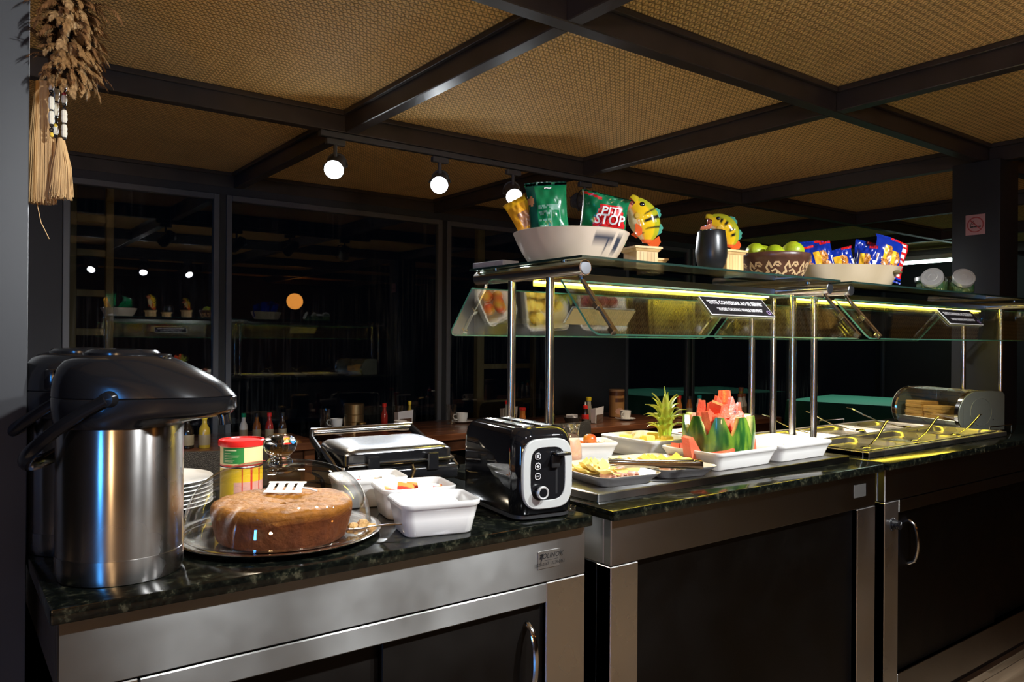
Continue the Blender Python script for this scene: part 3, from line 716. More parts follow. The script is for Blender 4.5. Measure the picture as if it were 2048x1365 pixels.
for k in range(7):
    tl.grid(lambda u, v, k=k: (0.0469*math.cos(R(274)+u*0.75), 0.0469*math.sin(R(274)+u*0.75), 0.110+k*0.0043+v*0.0007), 8, 1)
tl = part('small_print', tl, mat('print_ivory', (0.55, 0.55, 0.30), 0.5), lbl); tl['kind'] = 'stuff'
part('lid', MB().lathe([(0.0468, 0.142), (0.0505, 0.142), (0.0515, 0.145), (0.0515, 0.153), (0.0495, 0.1555), (0.0455, 0.1555), (0.0445, 0.1525), (0.0, 0.1525)], 48), mat('red_plastic', (0.70, 0.015, 0.012), 0.28), t)

# cake stand: tray, cake, dome
TX, TY = 0.542, 1.487
solo('cake_tray', MB().lathe([(0.0, 0.0005), (0.150, 0.0005), (0.165, 0.003), (0.185, 0.010), (0.196, 0.0115), (0.1975, 0.0135), (0.195, 0.0145), (0.184, 0.013), (0.166, 0.0065), (0.150, 0.004), (0.0, 0.004)], 72), CHROME, 'round silver tray under the cake and glass dome', 'tray', (TX, TY, ZC))
def bumpy(p, a, f): return a*(math.sin(p[0]*f+1.3)*math.sin(p[1]*f*1.1+.4)+.5*math.sin(p[0]*f*2.3+p[2]*f)*math.sin(p[1]*f*2.1))
def cakering():
    prof = [(0.006, 0.002), (0.113, 0.0015), (0.119, 0.006), (0.1235, 0.020), (0.1275, 0.038), (0.1300, 0.052), (0.1308, 0.062), (0.1300, 0.0690), (0.1265, 0.0730), (0.118, 0.0742), (0.100, 0.0738), (0.075, 0.0730), (0.050, 0.0712), (0.028, 0.0680), (0.006, 0.0650)]
    m = MB(); seg = 84; rings = []
    for r, z in prof:
        ring = []
        for j in range(seg):
            a = 2*PI*j/seg; x, y = r*math.cos(a), r*math.sin(a)
            d = 1+bumpy((x, y, z), 0.010, 55); dz = bumpy((x, y, z*2), 0.0016, 90) if z > 0.064 else 0
            ring.append((x*d, y*d, z+dz))
        rings.append(ring)
    rings.append(rings[0]); m.loft(rings, False, False); return m
def cakecol(p):
    z = p[2]; n = bumpy(p, 1, 130); top = min(1, max(0, (z-0.055)/0.013)); r = math.hypot(p[0], p[1])
    side = (0.105+0.01*n, 0.026+0.003*n, 0.003); gold = (0.45+0.03*n, 0.175+0.02*n, 0.018)
    cst = (0.30+0.02*n, 0.11+0.01*n, 0.012)
    base = [s_*(1-top)+c*top for s_, c in zip(side, gold if r < 0.118 else cst)]
    return [max(0.005, c) for c in base]
t = solo('ring_cake', cakering(), colmat('baked_cake', 0.6, 0.0, 0.0, bump=(70, 0.5), spec=0.2, var=0.45), 'golden brown ring cake under the glass dome', 'cake', (TX-0.006, TY-0.034, ZC+0.0045), sharp=80, colfn=cakecol)
cr_ = MB()
for k in range(16):
    a = random.uniform(0, 6.28); q = random.uniform(0, 0.016); s_ = random.uniform(0.005, 0.012)
    cr_.ball((q*math.cos(a)*1.6, q*math.sin(a), s_*0.7+0.0005+random.uniform(0, 0.012)*(q < .009)), (s_, s_*0.9, s_*0.7), 7, 5)
solo('cake_crumbs', cr_, mat('cake_crumb', (0.62, 0.36, 0.12), 0.7, bump=(200, .4)), 'broken crumbs of cake beside the ring cake', 'crumbs', (TX+0.128, TY-0.093, ZC+0.0058), kind='stuff')
# white slotted server standing behind the cake
sv = MB().rbox(-0.055, 0.055, -0.026, 0.026, 0, 0.004, 0.0015, 1)
t = thing('slotted_server', 'white slotted cake server lying behind the ring cake', 'server', (TX+0.022, TY+0.030, ZC+0.0870), R(-36)); t.scale = (0.68, 0.68, 0.68)
M_ = rotx(R(18))
bl = MB()
for k in range(4): bl.rbox(-0.052+k*0.028, -0.032+k*0.028, -0.022, 0.026, 0, 0.003, 0.001, 1, M=M_)
bl.rbox(-0.056, 0.056, 0.024, 0.034, 0, 0.003, 0.001, 1, M=M_).rbox(-0.056, 0.056, -0.034, -0.020, 0, 0.003, 0.001, 1, M=M_)
part('blade', bl, WHITEM, t)
part('handle', MB().tube([(0.05, 0, 0.0), (0.075, 0.0, -0.004), (0.095, 0.0, -0.010)], 0.003, 8), WHITEM, t)
dm = []
for k in range(21):
    a = PI/2*k/20
    dm.append((0.177*math.cos(a)**0.62 if k < 20 else 0.012, 0.006+0.130*math.sin(a)**0.90))
inner = [(max(r-0.0032, 0.010), z-0.0028 if i > 2 else z) for i, (r, z) in enumerate(dm)]
t = thing('cake_dome', 'clear glass dome with ball knob over the ring cake', 'dome', (TX, TY, ZC+0.0075))
part('dome', MB().lathe(dm, 72), DOMEGLASS, t, sharp=80)
part('rim', MB().lathe([(0.1745, 0.0062), (0.1795, 0.0062), (0.1805, 0.0085), (0.1795, 0.0105), (0.176, 0.0105)], 72), DOMEGLASS, t, sharp=80)
part('knob', MB().lathe([(0.0, 0.134), (0.024, 0.1345), (0.0245, 0.139), (0.019, 0.146), (0.0185, 0.150), (0.027, 0.158), (0.0325, 0.168), (0.0320, 0.178), (0.026, 0.187), (0.013, 0.192), (0.0, 0.193)], 40), CLEAR, t, sharp=80)
# cake fork
t = thing('serving_fork', 'steel serving fork lying on the tray rim, handle over the counter edge', 'fork', (0.668, 1.378, ZC+0.0165), R(-28))
part('head', MB().tube([(-0.052, 0, 0.001), (-0.03, 0, 0.0015), (-0.005, 0, 0.002), (0.012, 0, 0.004)], [0.010, 0.013, 0.010, 0.004], 14, flat=0.16), CHROME, t)
part('handle', MB().tube([(0.010, 0, 0.004), (0.045, 0, 0.007), (0.085, 0, 0.009), (0.118, 0.004, 0.018)], [0.0035, 0.0042, 0.0052, 0.004], 10, flat=0.45), CHROME, t)
for k in range(3): part('tine', MB().tube([(-0.050, (k-1)*0.007, 0.001), (-0.085, (k-1)*0.0075, 0.0005)], [0.0022, 0.0012], 6), CHROME, t)

# contact grill seen from behind
t = thing('contact_grill', 'black contact grill with steel lid and bar handle behind the white bowls', 'grill', (0.985, 1.905, ZC), R(-3))
part('base', MB().rbox(-0.165, 0.165, -0.125, 0.115, 0.012, 0.052, 0.008, 3), BLACKP, t)
part('lower_plate', MB().rbox(-0.150, 0.150, -0.110, 0.110, 0.052, 0.060, 0.003, 2), mat('cast_plate', (0.03, 0.03, 0.03), 0.4, 0.6), t)
rings = []
for z, i in ((0.062, 0.004), (0.066, 0), (0.092, 0), (0.097, 0.006)):
    rings.append([(x, y, z) for x, y in rrect(0.310-i*2, 0.226-i*2, 0.022)])
lid = part('lid', MB().loft(rings), BLACKP, t)
rings = []
for z, i in ((0.094, 0.001), (0.100, 0.003), (0.106, 0.012), (0.110, 0.030), (0.1115, 0.06)):
    rings.append([(x, y+(-0.004), z+0.006*(y > 0)) for x, y in rrect(0.300-i*2, 0.214-i*2, 0.028)])
part('steel_cover', MB().loft(rings), GRILLTOP, lid, sharp=50)
part('handle_bar', MB().tube([(-0.155, 0.148, 0.128), (0.155, 0.148, 0.128)], 0.011, 16), CHROME, t)
for s_ in (-1, 1):
    part('handle_arm', MB().tube([(s_*0.150, 0.148, 0.128), (s_*0.160, 0.125, 0.112), (s_*0.164, 0.03, 0.080)], 0.0075, 8, flat=1.6), BLACKP, t)
    part('lift_arm', MB().tube([(s_*0.163, 0.035, 0.094), (s_*0.167, -0.06, 0.068), (s_*0.167, -0.118, 0.040)], 0.006, 8, flat=1.5), CHROME, t)
    part('hinge', MB().rbox(s_*0.085-0.016, s_*0.085+0.016, -0.132, -0.110, 0.040, 0.088, 0.003, 1), BLACKP, t)
    part('foot', MB().lathe([(0.0, 0.0004), (0.012, 0.0004), (0.012, 0.012), (0.0, 0.012)], 14, c=(s_*0.13, -0.09, 0)), BLACKM, t)
    part('foot', MB().lathe([(0.0, 0.0004), (0.012, 0.0004), (0.012, 0.012), (0.0, 0.012)], 14, c=(s_*0.13, 0.09, 0)), BLACKM, t)
part('side_rod', MB().tube([(-0.150, -0.121, 0.068), (0.150, -0.121, 0.068)], 0.005, 10), CHROME, t)
part('release_button', MB().lathe([(0, 0.012), (0.006, 0.011), (0.007, 0)], 12, c=(-0.155, -0.10, 0.052)), CHROME, t)

# ceramic bowls with sachets
def dish_mb(w, d, h, bw_, bd, r=0.022, lip=0.005, th=0.005):
    m = MB(); rings = []
    for z, fw_, fd, rr in ((0.0005, bw_-0.006, bd-0.006, r*.8), (0.003, bw_, bd, r), (h*0.5, bw_+(w-bw_)*0.42, bd+(d-bd)*0.42, r), (h-0.012, w-0.008, d-0.008, r), (h-0.009, w, d, r+.003), (h-0.002, w+0.001, d+0.001, r+.003), (h, w-0.004, d-0.004, r), (h-0.004, w-0.004-2*th, d-0.004-2*th, r*.8), (h*0.5, bw_+(w-bw_)*0.42-2*th, bd+(d-bd)*0.42-2*th, r*.8), (th+0.004, bw_-2*th, bd-2*th, r*.8), (th, bw_-2*th-0.012, bd-2*th-0.012, r*.6)):
        rings.append([(x, y, z) for x, y in rrect(fw_, fd, rr, 6)])
    return m.loft(rings)
SRED = mat('sachet_red', (0.60, 0.05, 0.03), 0.3); SWHT = mat('sachet_white', (0.80, 0.78, 0.76), 0.35); SORG = mat('sachet_orange', (0.75, 0.28, 0.06), 0.3); SGRY = mat('sachet_silver', (0.35, 0.42, 0.55), 0.3, 0.2)
def sachet(w, h, tk, cols):
    def f(sg):
        def g(u, v):
            p = (math.sin(PI*min(1, max(0, (u-.05)/.9)))*math.sin(PI*min(1, max(0, (v-.08)/.84))))**0.6
            return ((u-.5)*w, (v-.5)*h, sg*tk*p+0.0006*math.sin(u*31)*math.sin(v*23))
        return g
    m = MB(); mf = lambda u, v: 1 if 0.15 < u < 0.55 and 0.2 < v < 0.8 else (0 if u < .75 else 2)
    m.grid(f(1), 12, 8, mf=mf).grid(f(-1), 12, 8)
    return m.mesh('sachet', cols)
sm = [sachet(0.052, 0.036, 0.0035, [SWHT, SRED, SWHT]), sachet(0.055, 0.038, 0.0035, [SRED, SWHT, SORG]), sachet(0.050, 0.034, 0.003, [SWHT, SGRY, SWHT]), sachet(0.05, 0.035, 0.0035, [SWHT, SORG, SWHT])]
for i, (x, y, a, lab, kinds, slab) in enumerate(((0.812, 1.352, -13, 'nearest white ceramic bowl of sachets, beside the toaster', (2, 2, 2, 2, 2), 'white sugar sachet in the nearest ceramic bowl'),
        (0.852, 1.506, -12, 'middle white ceramic bowl holding red sachets', (1, 1, 1, 0, 1), 'red and white sachet in the middle ceramic bowl'),
        (0.818, 1.664, -12, 'farthest white ceramic bowl of sachets, against the grill', (3, 0, 2, 3, 0), 'sachet in the farthest ceramic bowl by the grill'))):
    solo('ceramic_bowl', dish_mb(0.168, 0.130, 0.068, 0.140, 0.102), WHITEC, lab, 'bowl', (x, y, ZC), (0, 0, R(a)), 'white sachet bowls', sharp=50)
    Mz = rotz(R(a))
    for k, kd in enumerate(kinds):
        p = Mz @ Vector((-0.045+0.024*k, random.uniform(-0.014, 0.014), 0))
        o = ob('sachet', sm[kd], None, (x+p.x, y+p.y, ZC+0.040+0.003*(k % 2)+(0.008 if i else 0.0)), (R(10+random.uniform(-6, 6)), R(-32+random.uniform(-8, 8)), R(a+80+random.uniform(-20, 20))))
        tag(o, slab, 'sachet', 'sachets in the %s bowl' % ('nearest', 'middle', 'farthest')[i])
# brass spoon handle behind the bowls
solo('brass_hook', MB().tube([(0, 0, 0.001), (0.03, 0.002, 0.004), (0.055, 0.004, 0.020), (0.066, 0.004, 0.045), (0.058, 0.003, 0.060)], [0.004, 0.004, 0.0042, 0.0042, 0.003], 10), mat('brass', (0.62, 0.42, 0.18), 0.25, 1.0), 'curved brass handle sticking up before the grill', 'spoon', (0.945, 1.762, ZC+0.0), (0, 0, R(10)))

# toaster
t = thing('toaster', 'gloss black toaster with silver oval control panel', 'toaster', (1.079, 1.428, ZC), R(-8))
W_, L_, H_ = 0.152, 0.278, 0.198
rings = []
for z, i, r in ((0.012, 0.006, 0.030), (0.016, 0.0, 0.034), (0.10, -0.001, 0.036), (0.160, 0.0, 0.036), (0.180, 0.004, 0.036), (0.191, 0.011, 0.034), (0.197, 0.022, 0.030), (0.1985, 0.034, 0.025)):
    rings.append([(x, y, z) for x, y in rrect(W_-2*i, L_-2*i, r, 8)])
bd = part('body', MB().loft(rings), mat('mirror_black', (0.006, 0.006, 0.007), 0.05, 0, 0.6), t, sharp=60)
part('base', MB().loft([[(x, y, z) for x, y in rrect(W_-2*i, L_-2*i, 0.03, 6)] for z, i in ((0.0006, 0.012), (0.004, 0.004), (0.012, 0.005))]), BLACKM, t)
for sx in (-0.024, 0.024):
    sl = part('slot', MB().loft([[(x+sx, y, z) for x, y in rrect(a, b, 0.006, 3)] for z, a, b in ((0.1987, 0.036, 0.196), (0.2002, 0.035, 0.195), (0.2002, 0.029, 0.188), (0.1989, 0.028, 0.187))]), CHROME, t)
    part('slot_opening', MB().loft([[(x+sx, y, z) for x, y in rrect(0.028, 0.187, 0.005, 3)] for z in (0.1986, 0.1992)]), BLACKM, sl)
    for k in range(3): part('guide_wire', MB().tube([(sx-0.013, -0.05+k*0.05, 0.1999), (sx+0.013, -0.05+k*0.05, 0.1999)], 0.0012, 6), CHROME, sl)
def oval(w, h, n=40, e=0.52, z0=0.1): return [(w/2*math.copysign(abs(math.cos(a))**e, math.cos(a)), z0+h/2*math.copysign(abs(math.sin(a))**e, math.sin(a))) for a in [2*PI*k/n for k in range(n)]]
yf = -L_/2
pan = part('silver_panel', MB().loft([[(a, yf-d, b) for a, b in oval(w, h, 40)] for w, h, d in ((0.126, 0.152, -0.002), (0.126, 0.152, 0.003), (0.122, 0.148, 0.0052), (0.088, 0.116, 0.0052), (0.086, 0.113, 0.003))], False, False), mat('silver_plastic', (0.60, 0.61, 0.58), 0.35, 0.25), t)
part('control_field', MB().loft([[(a, yf-d, b) for a, b in oval(0.089, 0.117, 40)] for d in (-0.002, 0.0036)]), BLACKP, t)
part('lever_slot', MB().box(0.020, 0.025, yf-0.0039, yf-0.003, 0.055, 0.150), BLACKM, t)
part('lever', MB().rbox(0.010, 0.045, yf-0.030, yf-0.0035, 0.1400, 0.1465, 0.0028, 2), BLACKP, t)
part('lever_block', MB().rbox(0.006, 0.028, yf-0.012, yf-0.0035, 0.112, 0.1400, 0.004, 2), BLACKM, t)
kb = part('dial_knob', MB().lathe([(0.014, 0.0), (0.0135, 0.012), (0.0125, 0.015), (0.0, 0.015)], 28, M=tr(-0.020, yf-0.0036, 0.062) @ rotx(PI/2)), BLACKP, t)
part('dial_ring', MB().lathe([(0.0138, 0.010), (0.0145, 0.0145), (0.0125, 0.0165), (0.0098, 0.0155)], 28, M=tr(-0.020, yf-0.0036, 0.062) @ rotx(PI/2)), mat('silver_ring', (0.7, 0.7, 0.68), 0.3, 0.5), kb)
for k in range(3):
    zc = 0.096+k*0.0215
    bt = part('button', MB().loft([[(-0.026+a, yf-d, zc+b) for a, b in rrect(0.0155*s_, 0.0155*s_, 0.005, 4)] for d, s_ in ((0.0036, 1), (0.0050, 1), (0.0054, 0.92))]), BLACKP, t)
    fr = MB().loft([[(-0.026+a, yf-0.0057, zc+b) for a, b in rrect(s_, s_, 0.0045, 4)] for s_ in (0.0135, 0.0118)], False, False)
    if k == 2:
        for q in (-1, 0, 1): fr.box(-0.026-0.0032, -0.026+0.0032, yf-0.0058, yf-0.0055, zc+q*0.0026-0.0006, zc+q*0.0026+0.0006)
    elif k == 1:
        for q in range(3):
            a = PI*q/3; fr.add([(-0.026+x*math.cos(a)-y*math.sin(a), yf-0.0058, zc+x*math.sin(a)+y*math.cos(a)) for x, y in ((-0.004, -0.0006), (0.004, -0.0006), (0.004, 0.0006), (-0.004, 0.0006))], [(0, 1, 2, 3)])
    else: add_text(fr, 'STOP', 0.0042, lambda a, b: (-0.026+a, yf-0.0058, zc+b))
    part('icon', fr, SIGNW, bt)
# small glass pieces behind the toaster
t = thing('glass_dish', 'tiny clear glass dish at the worktop corner behind the toaster', 'dish', (1.158, 1.322, ZC))
part('bowl', MB().lathe([(0.0, 0.0006), (0.008, 0.0006), (0.0105, 0.004), (0.0115, 0.012), (0.0105, 0.0125), (0.009, 0.005), (0.0, 0.003)], 24), DOMEGLASS, t)

# ================================================================== FOOD ON THE COLD PLATE
ZP = 0.9320
PLAT = mat('beige_melamine', (0.62, 0.55, 0.42), 0.28)
PLATG = mat('grey_melamine_outside', (0.22, 0.215, 0.21), 0.35)
def platter_mb():
    m = MB(); rings = []
    for z, w, d, r in ((0.0005, 0.150, 0.226, 0.02), (0.003, 0.156, 0.232, 0.024), (0.018, 0.184, 0.262, 0.03), (0.026, 0.202, 0.280, 0.034), (0.0285, 0.204, 0.282, 0.034)): rings.append([(x, y, z) for x, y in rrect(w, d, r, 6)])
    m.loft(rings, True, False, 0); rings = rings[-1:]
    for z, w, d, r in ((0.0285, 0.198, 0.276, 0.032), (0.021, 0.180, 0.258, 0.028), (0.0075, 0.150, 0.228, 0.022), (0.005, 0.136, 0.214, 0.02)): rings.append([(x, y, z) for x, y in rrect(w, d, r, 6)])
    m.loft(rings, False, True, 1); return m
pmesh = platter_mb().mesh('platter', [PLATG, PLAT])
CHEESE = mat('cheese', (0.86, 0.55, 0.09), 0.38, sub=0.15); CHEESE2 = mat('pale_cheese', (0.84, 0.66, 0.22), 0.4, sub=0.15); HAM = mat('ham', (0.72, 0.36, 0.27), 0.4, noise=(40, (0.80, 0.48, 0.38), 0.4, 0.6)); HAMD = mat('ham_rind', (0.35, 0.12, 0.06), 0.4)
def slice_mb(w, d, curl, th=0.0022, wav=0.003):
    m = MB()
    def f(off):
        def g(u, v):
            a = (u-.5); z = curl*abs(a)**2*4 + wav*math.sin(v*9+u*5) + (0.010*max(0, v-.7)*curl/0.02)
            return (a*w, (v-.5)*d, z+off)
        return g
    m.grid(f(th), 10, 8).grid(f(0), 10, 8)
    rim = []
    n, k = 10, 8
    def P(u, v, o): return f(o)(u, v)
    pts = [(i/n, 0) for i in range(n)]+[(1, j/k) for j in range(k)]+[(1-i/n, 1) for i in range(n)]+[(0, 1-j/k) for j in range(k)]
    m.loft([[P(u, v, 0) for u, v in pts], [P(u, v, th) for u, v in pts]], False, False)
    return m
cs = slice_mb(0.082, 0.082, 0.010).mesh('slice', CHEESE, 60); cs2 = slice_mb(0.082, 0.082, 0.014, wav=0.005).mesh('slice', CHEESE2, 60)
def roll_mb():
    m = MB(); pts = []
    sp = [(0.017*(1-0.42*k/40)*math.cos(k*0.42), 0.017*(1-0.42*k/40)*math.sin(k*0.42)) for k in range(36)]
    m.add([(-0.05, a, b+0.0175) for a, b in sp]+[(0.05, a*1.1, b*.9+0.0175) for a, b in sp]+[(-0.05, a*.9, b*.9+0.0175) for a, b in sp]+[(0.05, a, b*.8+0.0175) for a, b in sp],
          [(i, i+1, 36+i+1, 36+i) for i in range(35)]+[(72+i, 108+i, 108+i+1, 72+i+1) for i in range(35)]+[(i, 72+i, 72+i+1, i+1) for i in range(35)]+[(36+i, 36+i+1, 108+i+1, 108+i) for i in range(35)])
    return m
hm = roll_mb().mesh('roll', HAM, 60); hs = slice_mb(0.088, 0.080, 0.008, wav=0.004).mesh('slice', HAM, 60)
for pi_, (px, py, pa, lab, w1) in enumerate(((1.442, 1.520, -8, 'left platter of cheese and ham slices beside the toaster', 'left'), (1.662, 1.512, -10, 'right platter of cheese and ham under the tongs, before the watermelon', 'right'))):
    tag(ob('platter', pmesh, None, (px, py, ZP), (0, 0, R(pa))), lab, 'platter', 'cheese and ham platters')
    Mz = tr(px, py, ZP) @ rotz(R(pa))
    for k in range(6):
        p = Mz @ Vector((-0.028+0.014*(k % 5), 0.070-0.026*k, 0.0105+0.0045*k*(0.7)))
        o = ob('cheese_slice', cs2 if (pi_ == 0) else cs, None, p, (R(8), R(-6+3*(k % 4)), R(pa+18*(k % 3)-12)))
        tag(o, '%s cheese slice fanned on the %s platter' % ('pale yellow' if pi_ == 0 else 'deep yellow', w1), 'cheese slice', 'cheese on the %s platter' % w1)
    for k in range(3):
        p = Mz @ Vector((-0.040+0.036*k, -0.083+0.004*k, 0.0065))
        o = ob('ham_roll', hm, None, p, (0, 0, R(pa+80+9*k))); o.scale = (0.55, 0.72, 0.72)
        tag(o, 'rolled pink ham slice at the near end of the %s platter' % w1, 'ham roll', 'ham on the %s platter' % w1)
# tongs
t = thing('serving_tongs', 'steel serving tongs resting across the two platters', 'tongs', (1.520, 1.405, ZP+0.0355), R(-40))
tm_ = Matrix.Identity(4)
for s_ in (-1, 1):
    pts = [(0.115, s_*0.004, 0.006), (0.10, s_*0.010, 0.006), (0.03, s_*0.017, 0.006), (-0.06, s_*0.019, 0.006), (-0.095, s_*0.021, 0.005), (-0.118, s_*0.020, 0.002)]
    part('arm', MB().tube(pts, [0.011, 0.010, 0.008, 0.008, 0.011, 0.012], 12, flat=1.0).xf(Matrix.Diagonal((1, 0.45, 1.0, 1))).xf(tr(0, s_*0.012, 0.006)), CHROME, t)
part('joint', MB().rbox(0.105, 0.126, -0.016, 0.016, 0.001, 0.024, 0.004, 2), CHROME, t)
# jug of dressing
t = thing('glass_jug', 'small clear jug of pink dressing beside the toaster', 'jug', (1.505, 1.725, ZP))
gp = [(0.0, 0.001), (0.028, 0.001), (0.033, 0.006), (0.036, 0.030), (0.034, 0.060), (0.026, 0.085), (0.024, 0.097), (0.027, 0.118), (0.030, 0.127)]
part('glass', MB().lathe(gp, 36), DOMEGLASS, t, sharp=80)
part('spout', MB().tube([(0.024, 0, 0.112), (0.032, 0, 0.122), (0.038, 0, 0.128)], [0.008, 0.007, 0.004], 10, flat=0.4), DOMEGLASS, t)
part('handle', MB().tube([(-0.027, 0, 0.112), (-0.046, 0, 0.105), (-0.052, 0, 0.075), (-0.046, 0, 0.045), (-0.034, 0, 0.036)], 0.0042, 10), DOMEGLASS, t)
part('dressing', MB().lathe([(0.0, 0.003), (0.027, 0.003), (0.0318, 0.008), (0.0348, 0.030), (0.0328, 0.060), (0.0258, 0.080), (0.0, 0.081)], 36), mat('pink_dressing', (0.72, 0.42, 0.28), 0.35, sub=0.2), t, sharp=60)
# white serving dishes
def dish(x, y, a, w, d, h, lab, mats=None):
    return solo('serving_dish', dish_mb(w, d, h, w-0.036, d-0.036, 0.02), mats or WHITEC, lab, 'dish', (x, y, ZP), (0, 0, R(a)), 'white serving dishes', sharp=50)
dish(1.652, 1.800, -25, 0.150, 0.140, 0.058, 'cream-white dish of whole red fruit behind the left platter')
dish(1.885, 1.775, -2, 0.205, 0.250, 0.060, 'large white dish holding the pineapple')
dish(1.918, 1.506, 0, 0.290, 0.226, 0.054, 'white dish under the carved watermelon')
dish(2.214, 1.500, 0, 0.286, 0.222, 0.054, 'white dish of grated coconut right of the watermelon')
dish(2.190, 1.800, 0, 0.26, 0.190, 0.054, 'white dish behind the grated coconut')
# whole fruit
FR = colmat('ripe_fruit', 0.22, 0.3)
def frcol(p):
    k = 0.5+0.5*math.sin(p[0]*70+p[2]*50+1)*math.cos(p[1]*60); return (0.62-0.1*k, 0.06+0.26*k*k, 0.02)
def fruit_mb(r):
    return MB().lathe([(0.0, r*0.14), (r*0.3, r*0.02), (r*0.7, r*0.24), (r*0.96, r*0.72), (r, r*1.05), (r*0.88, r*1.5), (r*0.55, r*1.80), (r*0.22, r*1.82), (0.0, r*1.66)], 22)
for k, (a, b, c) in enumerate(((-0.028, -0.022, 0.004), (0.016, -0.026, 0.006), (0.030, 0.016, 0.004), (-0.026, 0.024, 0.010), (0.002, 0.002, 0.030))):
    t = thing('nectarine', 'glossy red and yellow fruit in the cream-white dish', 'fruit', (1.652+a, 1.800+b, ZP+0.0075+c), k*1.3, 'whole red fruit')
    part('flesh', fruit_mb(0.0215), FR, t, 60, frcol)
    part('stem', MB().tube([(0, 0, 0.036), (0.001, 0.001, 0.044)], 0.0009, 6), mat('stem', (0.10, 0.05, 0.02), 0.7) if k == 0 else bpy.data.materials['stem'], t)
# dark purple fruit heaped in the rear dish
PURP = colmat('plum_skin', 0.25, 0.2)
for k in range(9):
    a, b, c = (k % 4-1.5)*0.050+(0.02 if k > 7 else 0), (k//4-0.5)*0.052 if k < 8 else 0.0, 0 if k < 8 else 0.03
    t = thing('plum', 'dark red plum in the white dish behind the coconut', 'plum', (2.190+a, 1.800+b, ZP+0.0075+c), k, 'plums in the rear dish')
    part('flesh', fruit_mb(0.0235), PURP, t, 60, lambda p: (0.20, 0.015+0.02*math.sin(p[0]*80), 0.025))
# pineapple chunks and crown
PINE = mat('pineapple_flesh', (0.88, 0.66, 0.12), 0.4, sub=0.2, bump=(120, 0.3))
for k in range(13):
    x = 1.885+((k % 4)-1.5)*0.042+random.uniform(-.004, .004); y = 1.775+((k//4)-1.4)*0.052; h = 0.036+0.010*(k % 3)
    if k == 12: x, y, h = 1.885-0.03, 1.775+0.076, 0.05
    w = 0.019
    rr_ = [[(a*w*s_, b*w*0.85*s_, z) for a, b in ((-1, -1), (0.1, -1.1), (1, -0.8), (1.1, 0.2), (0.6, 1.0), (-0.5, 1.05), (-1.1, 0.3))] for z, s_ in ((0, 0.95), (0.003, 1.0), (h-0.003, 0.96), (h, 0.86))]
    solo('pineapple_chunk', MB().loft(rr_), PINE, 'yellow pineapple chunk in the large white dish', 'pineapple chunk', (x, y, ZP+0.0075), (0, 0, random.uniform(0, 6)), 'pineapple chunks', sharp=40)
t = thing('pineapple', 'green leafy pineapple top standing in the large white dish', 'pineapple', (1.936, 1.742, ZP+0.040))
part('core', MB().lathe([(0.0, 0.008), (0.017, 0.008), (0.020, 0.016), (0.016, 0.045), (0.006, 0.075), (0.0, 0.08)], 16), mat('crown_core', (0.45, 0.42, 0.06), 0.6), t)
LEAF = colmat('crown_leaf', 0.38, 0.1)
def leaf_mb(L, w, bend, droop):
    m = MB(); n = 9; v = []
    for i in range(n+1):
        s_ = i/n; ww = w*(1-s_)**0.75*(1-0.25*(1-min(1, s_*4))) + 0.0003; ang = bend*s_+droop*s_*s_
        # integrate along the curve
        v.append((s_, ww, ang))
    x = z = 0.0; pts = []
    for i, (s_, ww, ang) in enumerate(v):
        pts.append((x, z, ww)); x += L/n*math.sin(ang); z += L/n*math.cos(ang)
    th = 0.0010
    vs = []
    for x, z, ww in pts: vs += [(x, -ww, z+ww*0.35), (x+th, 0, z-0.0), (x, ww, z+ww*0.35), (x+th*2.4, 0, z-th*1.6)]
    fs = []
    for i in range(n):
        a = i*4; b = a+4
        for p, q in ((0, 1), (1, 2), (2, 3), (3, 0)): fs.append((a+p, a+q, b+q, b+p))
    fs += [(3, 2, 1, 0), (n*4, n*4+1, n*4+2, n*4+3)]
    return m.add(vs, fs)
def leafcol(p):
    h = min(1, max(0, p[2]/0.11)); e = min(1, abs(p[1])/0.008)
    return (0.22+0.42*e*h+0.10*(1-h), 0.30+0.27*e, 0.02+0.12*e*h)
lms = [leaf_mb(L, w, b, d).mesh('leaf', LEAF, 60, leafcol) for L, w, b, d in ((0.118, 0.0190, 0.03, 0.25), (0.118, 0.0200, 0.25, 0.80), (0.112, 0.0200, 0.55, 1.25), (0.098, 0.019, 0.85, 1.45), (0.082, 0.017, 1.2, 1.2))]
nl = 0
for ring_, (num, z, kd, r0) in enumerate(((3, 0.058, 0, 0.003), (6, 0.050, 1, 0.007), (8, 0.038, 2, 0.011), (9, 0.026, 3, 0.014), (8, 0.014, 4, 0.016))):
    for k in range(num):
        a = 2*PI*k/num + ring_*0.7 + random.uniform(-.12, .12)
        o = ob('leaf', lms[kd], t, (r0*math.cos(a), r0*math.sin(a), z), (0, random.uniform(-.08, .08), a)); o.scale = (1, 1, random.uniform(0.88, 1.08))

# carved watermelon
WMX, WMY = 1.912, 1.506
def wmr(z):   # outside radius of the melon at height z
    zz = (z-0.100)/0.180; return 0.108*math.sqrt(max(0.02, 1-zz*zz*0.92))
NT = 9
def tooth(a):
    p = (a/(2*PI)*NT) % 1.0; tri = 1-abs(2*p-1)
    return 0.088+0.056*min(1.0, max(0.0, tri*1.62-0.10))
wm = MB(); seg = NT*18; rings = []; colr = []
layers = [('o', k/9) for k in range(10)]+[('e', 0.012), ('e', 0.022)]+[('i', 1-k/6) for k in range(1, 7)]
for kind_, q in layers:
    ring = []
    for j in range(seg):
        a = 2*PI*j/seg; h = tooth(a)
        if kind_ == 'o': z = 0.002+(h-0.002)*q; r = wmr(z)
        elif kind_ == 'e': z = h-0.001; r = wmr(z)-q
        else: z = 0.020+(h-0.022)*q; r = max(0.01, (wmr(z)-0.026)*(0.35+0.65*min(1, q*3)))
        ring.append((r*math.cos(a), r*math.sin(a), z))
    rings.append(ring)
wm.loft(rings)
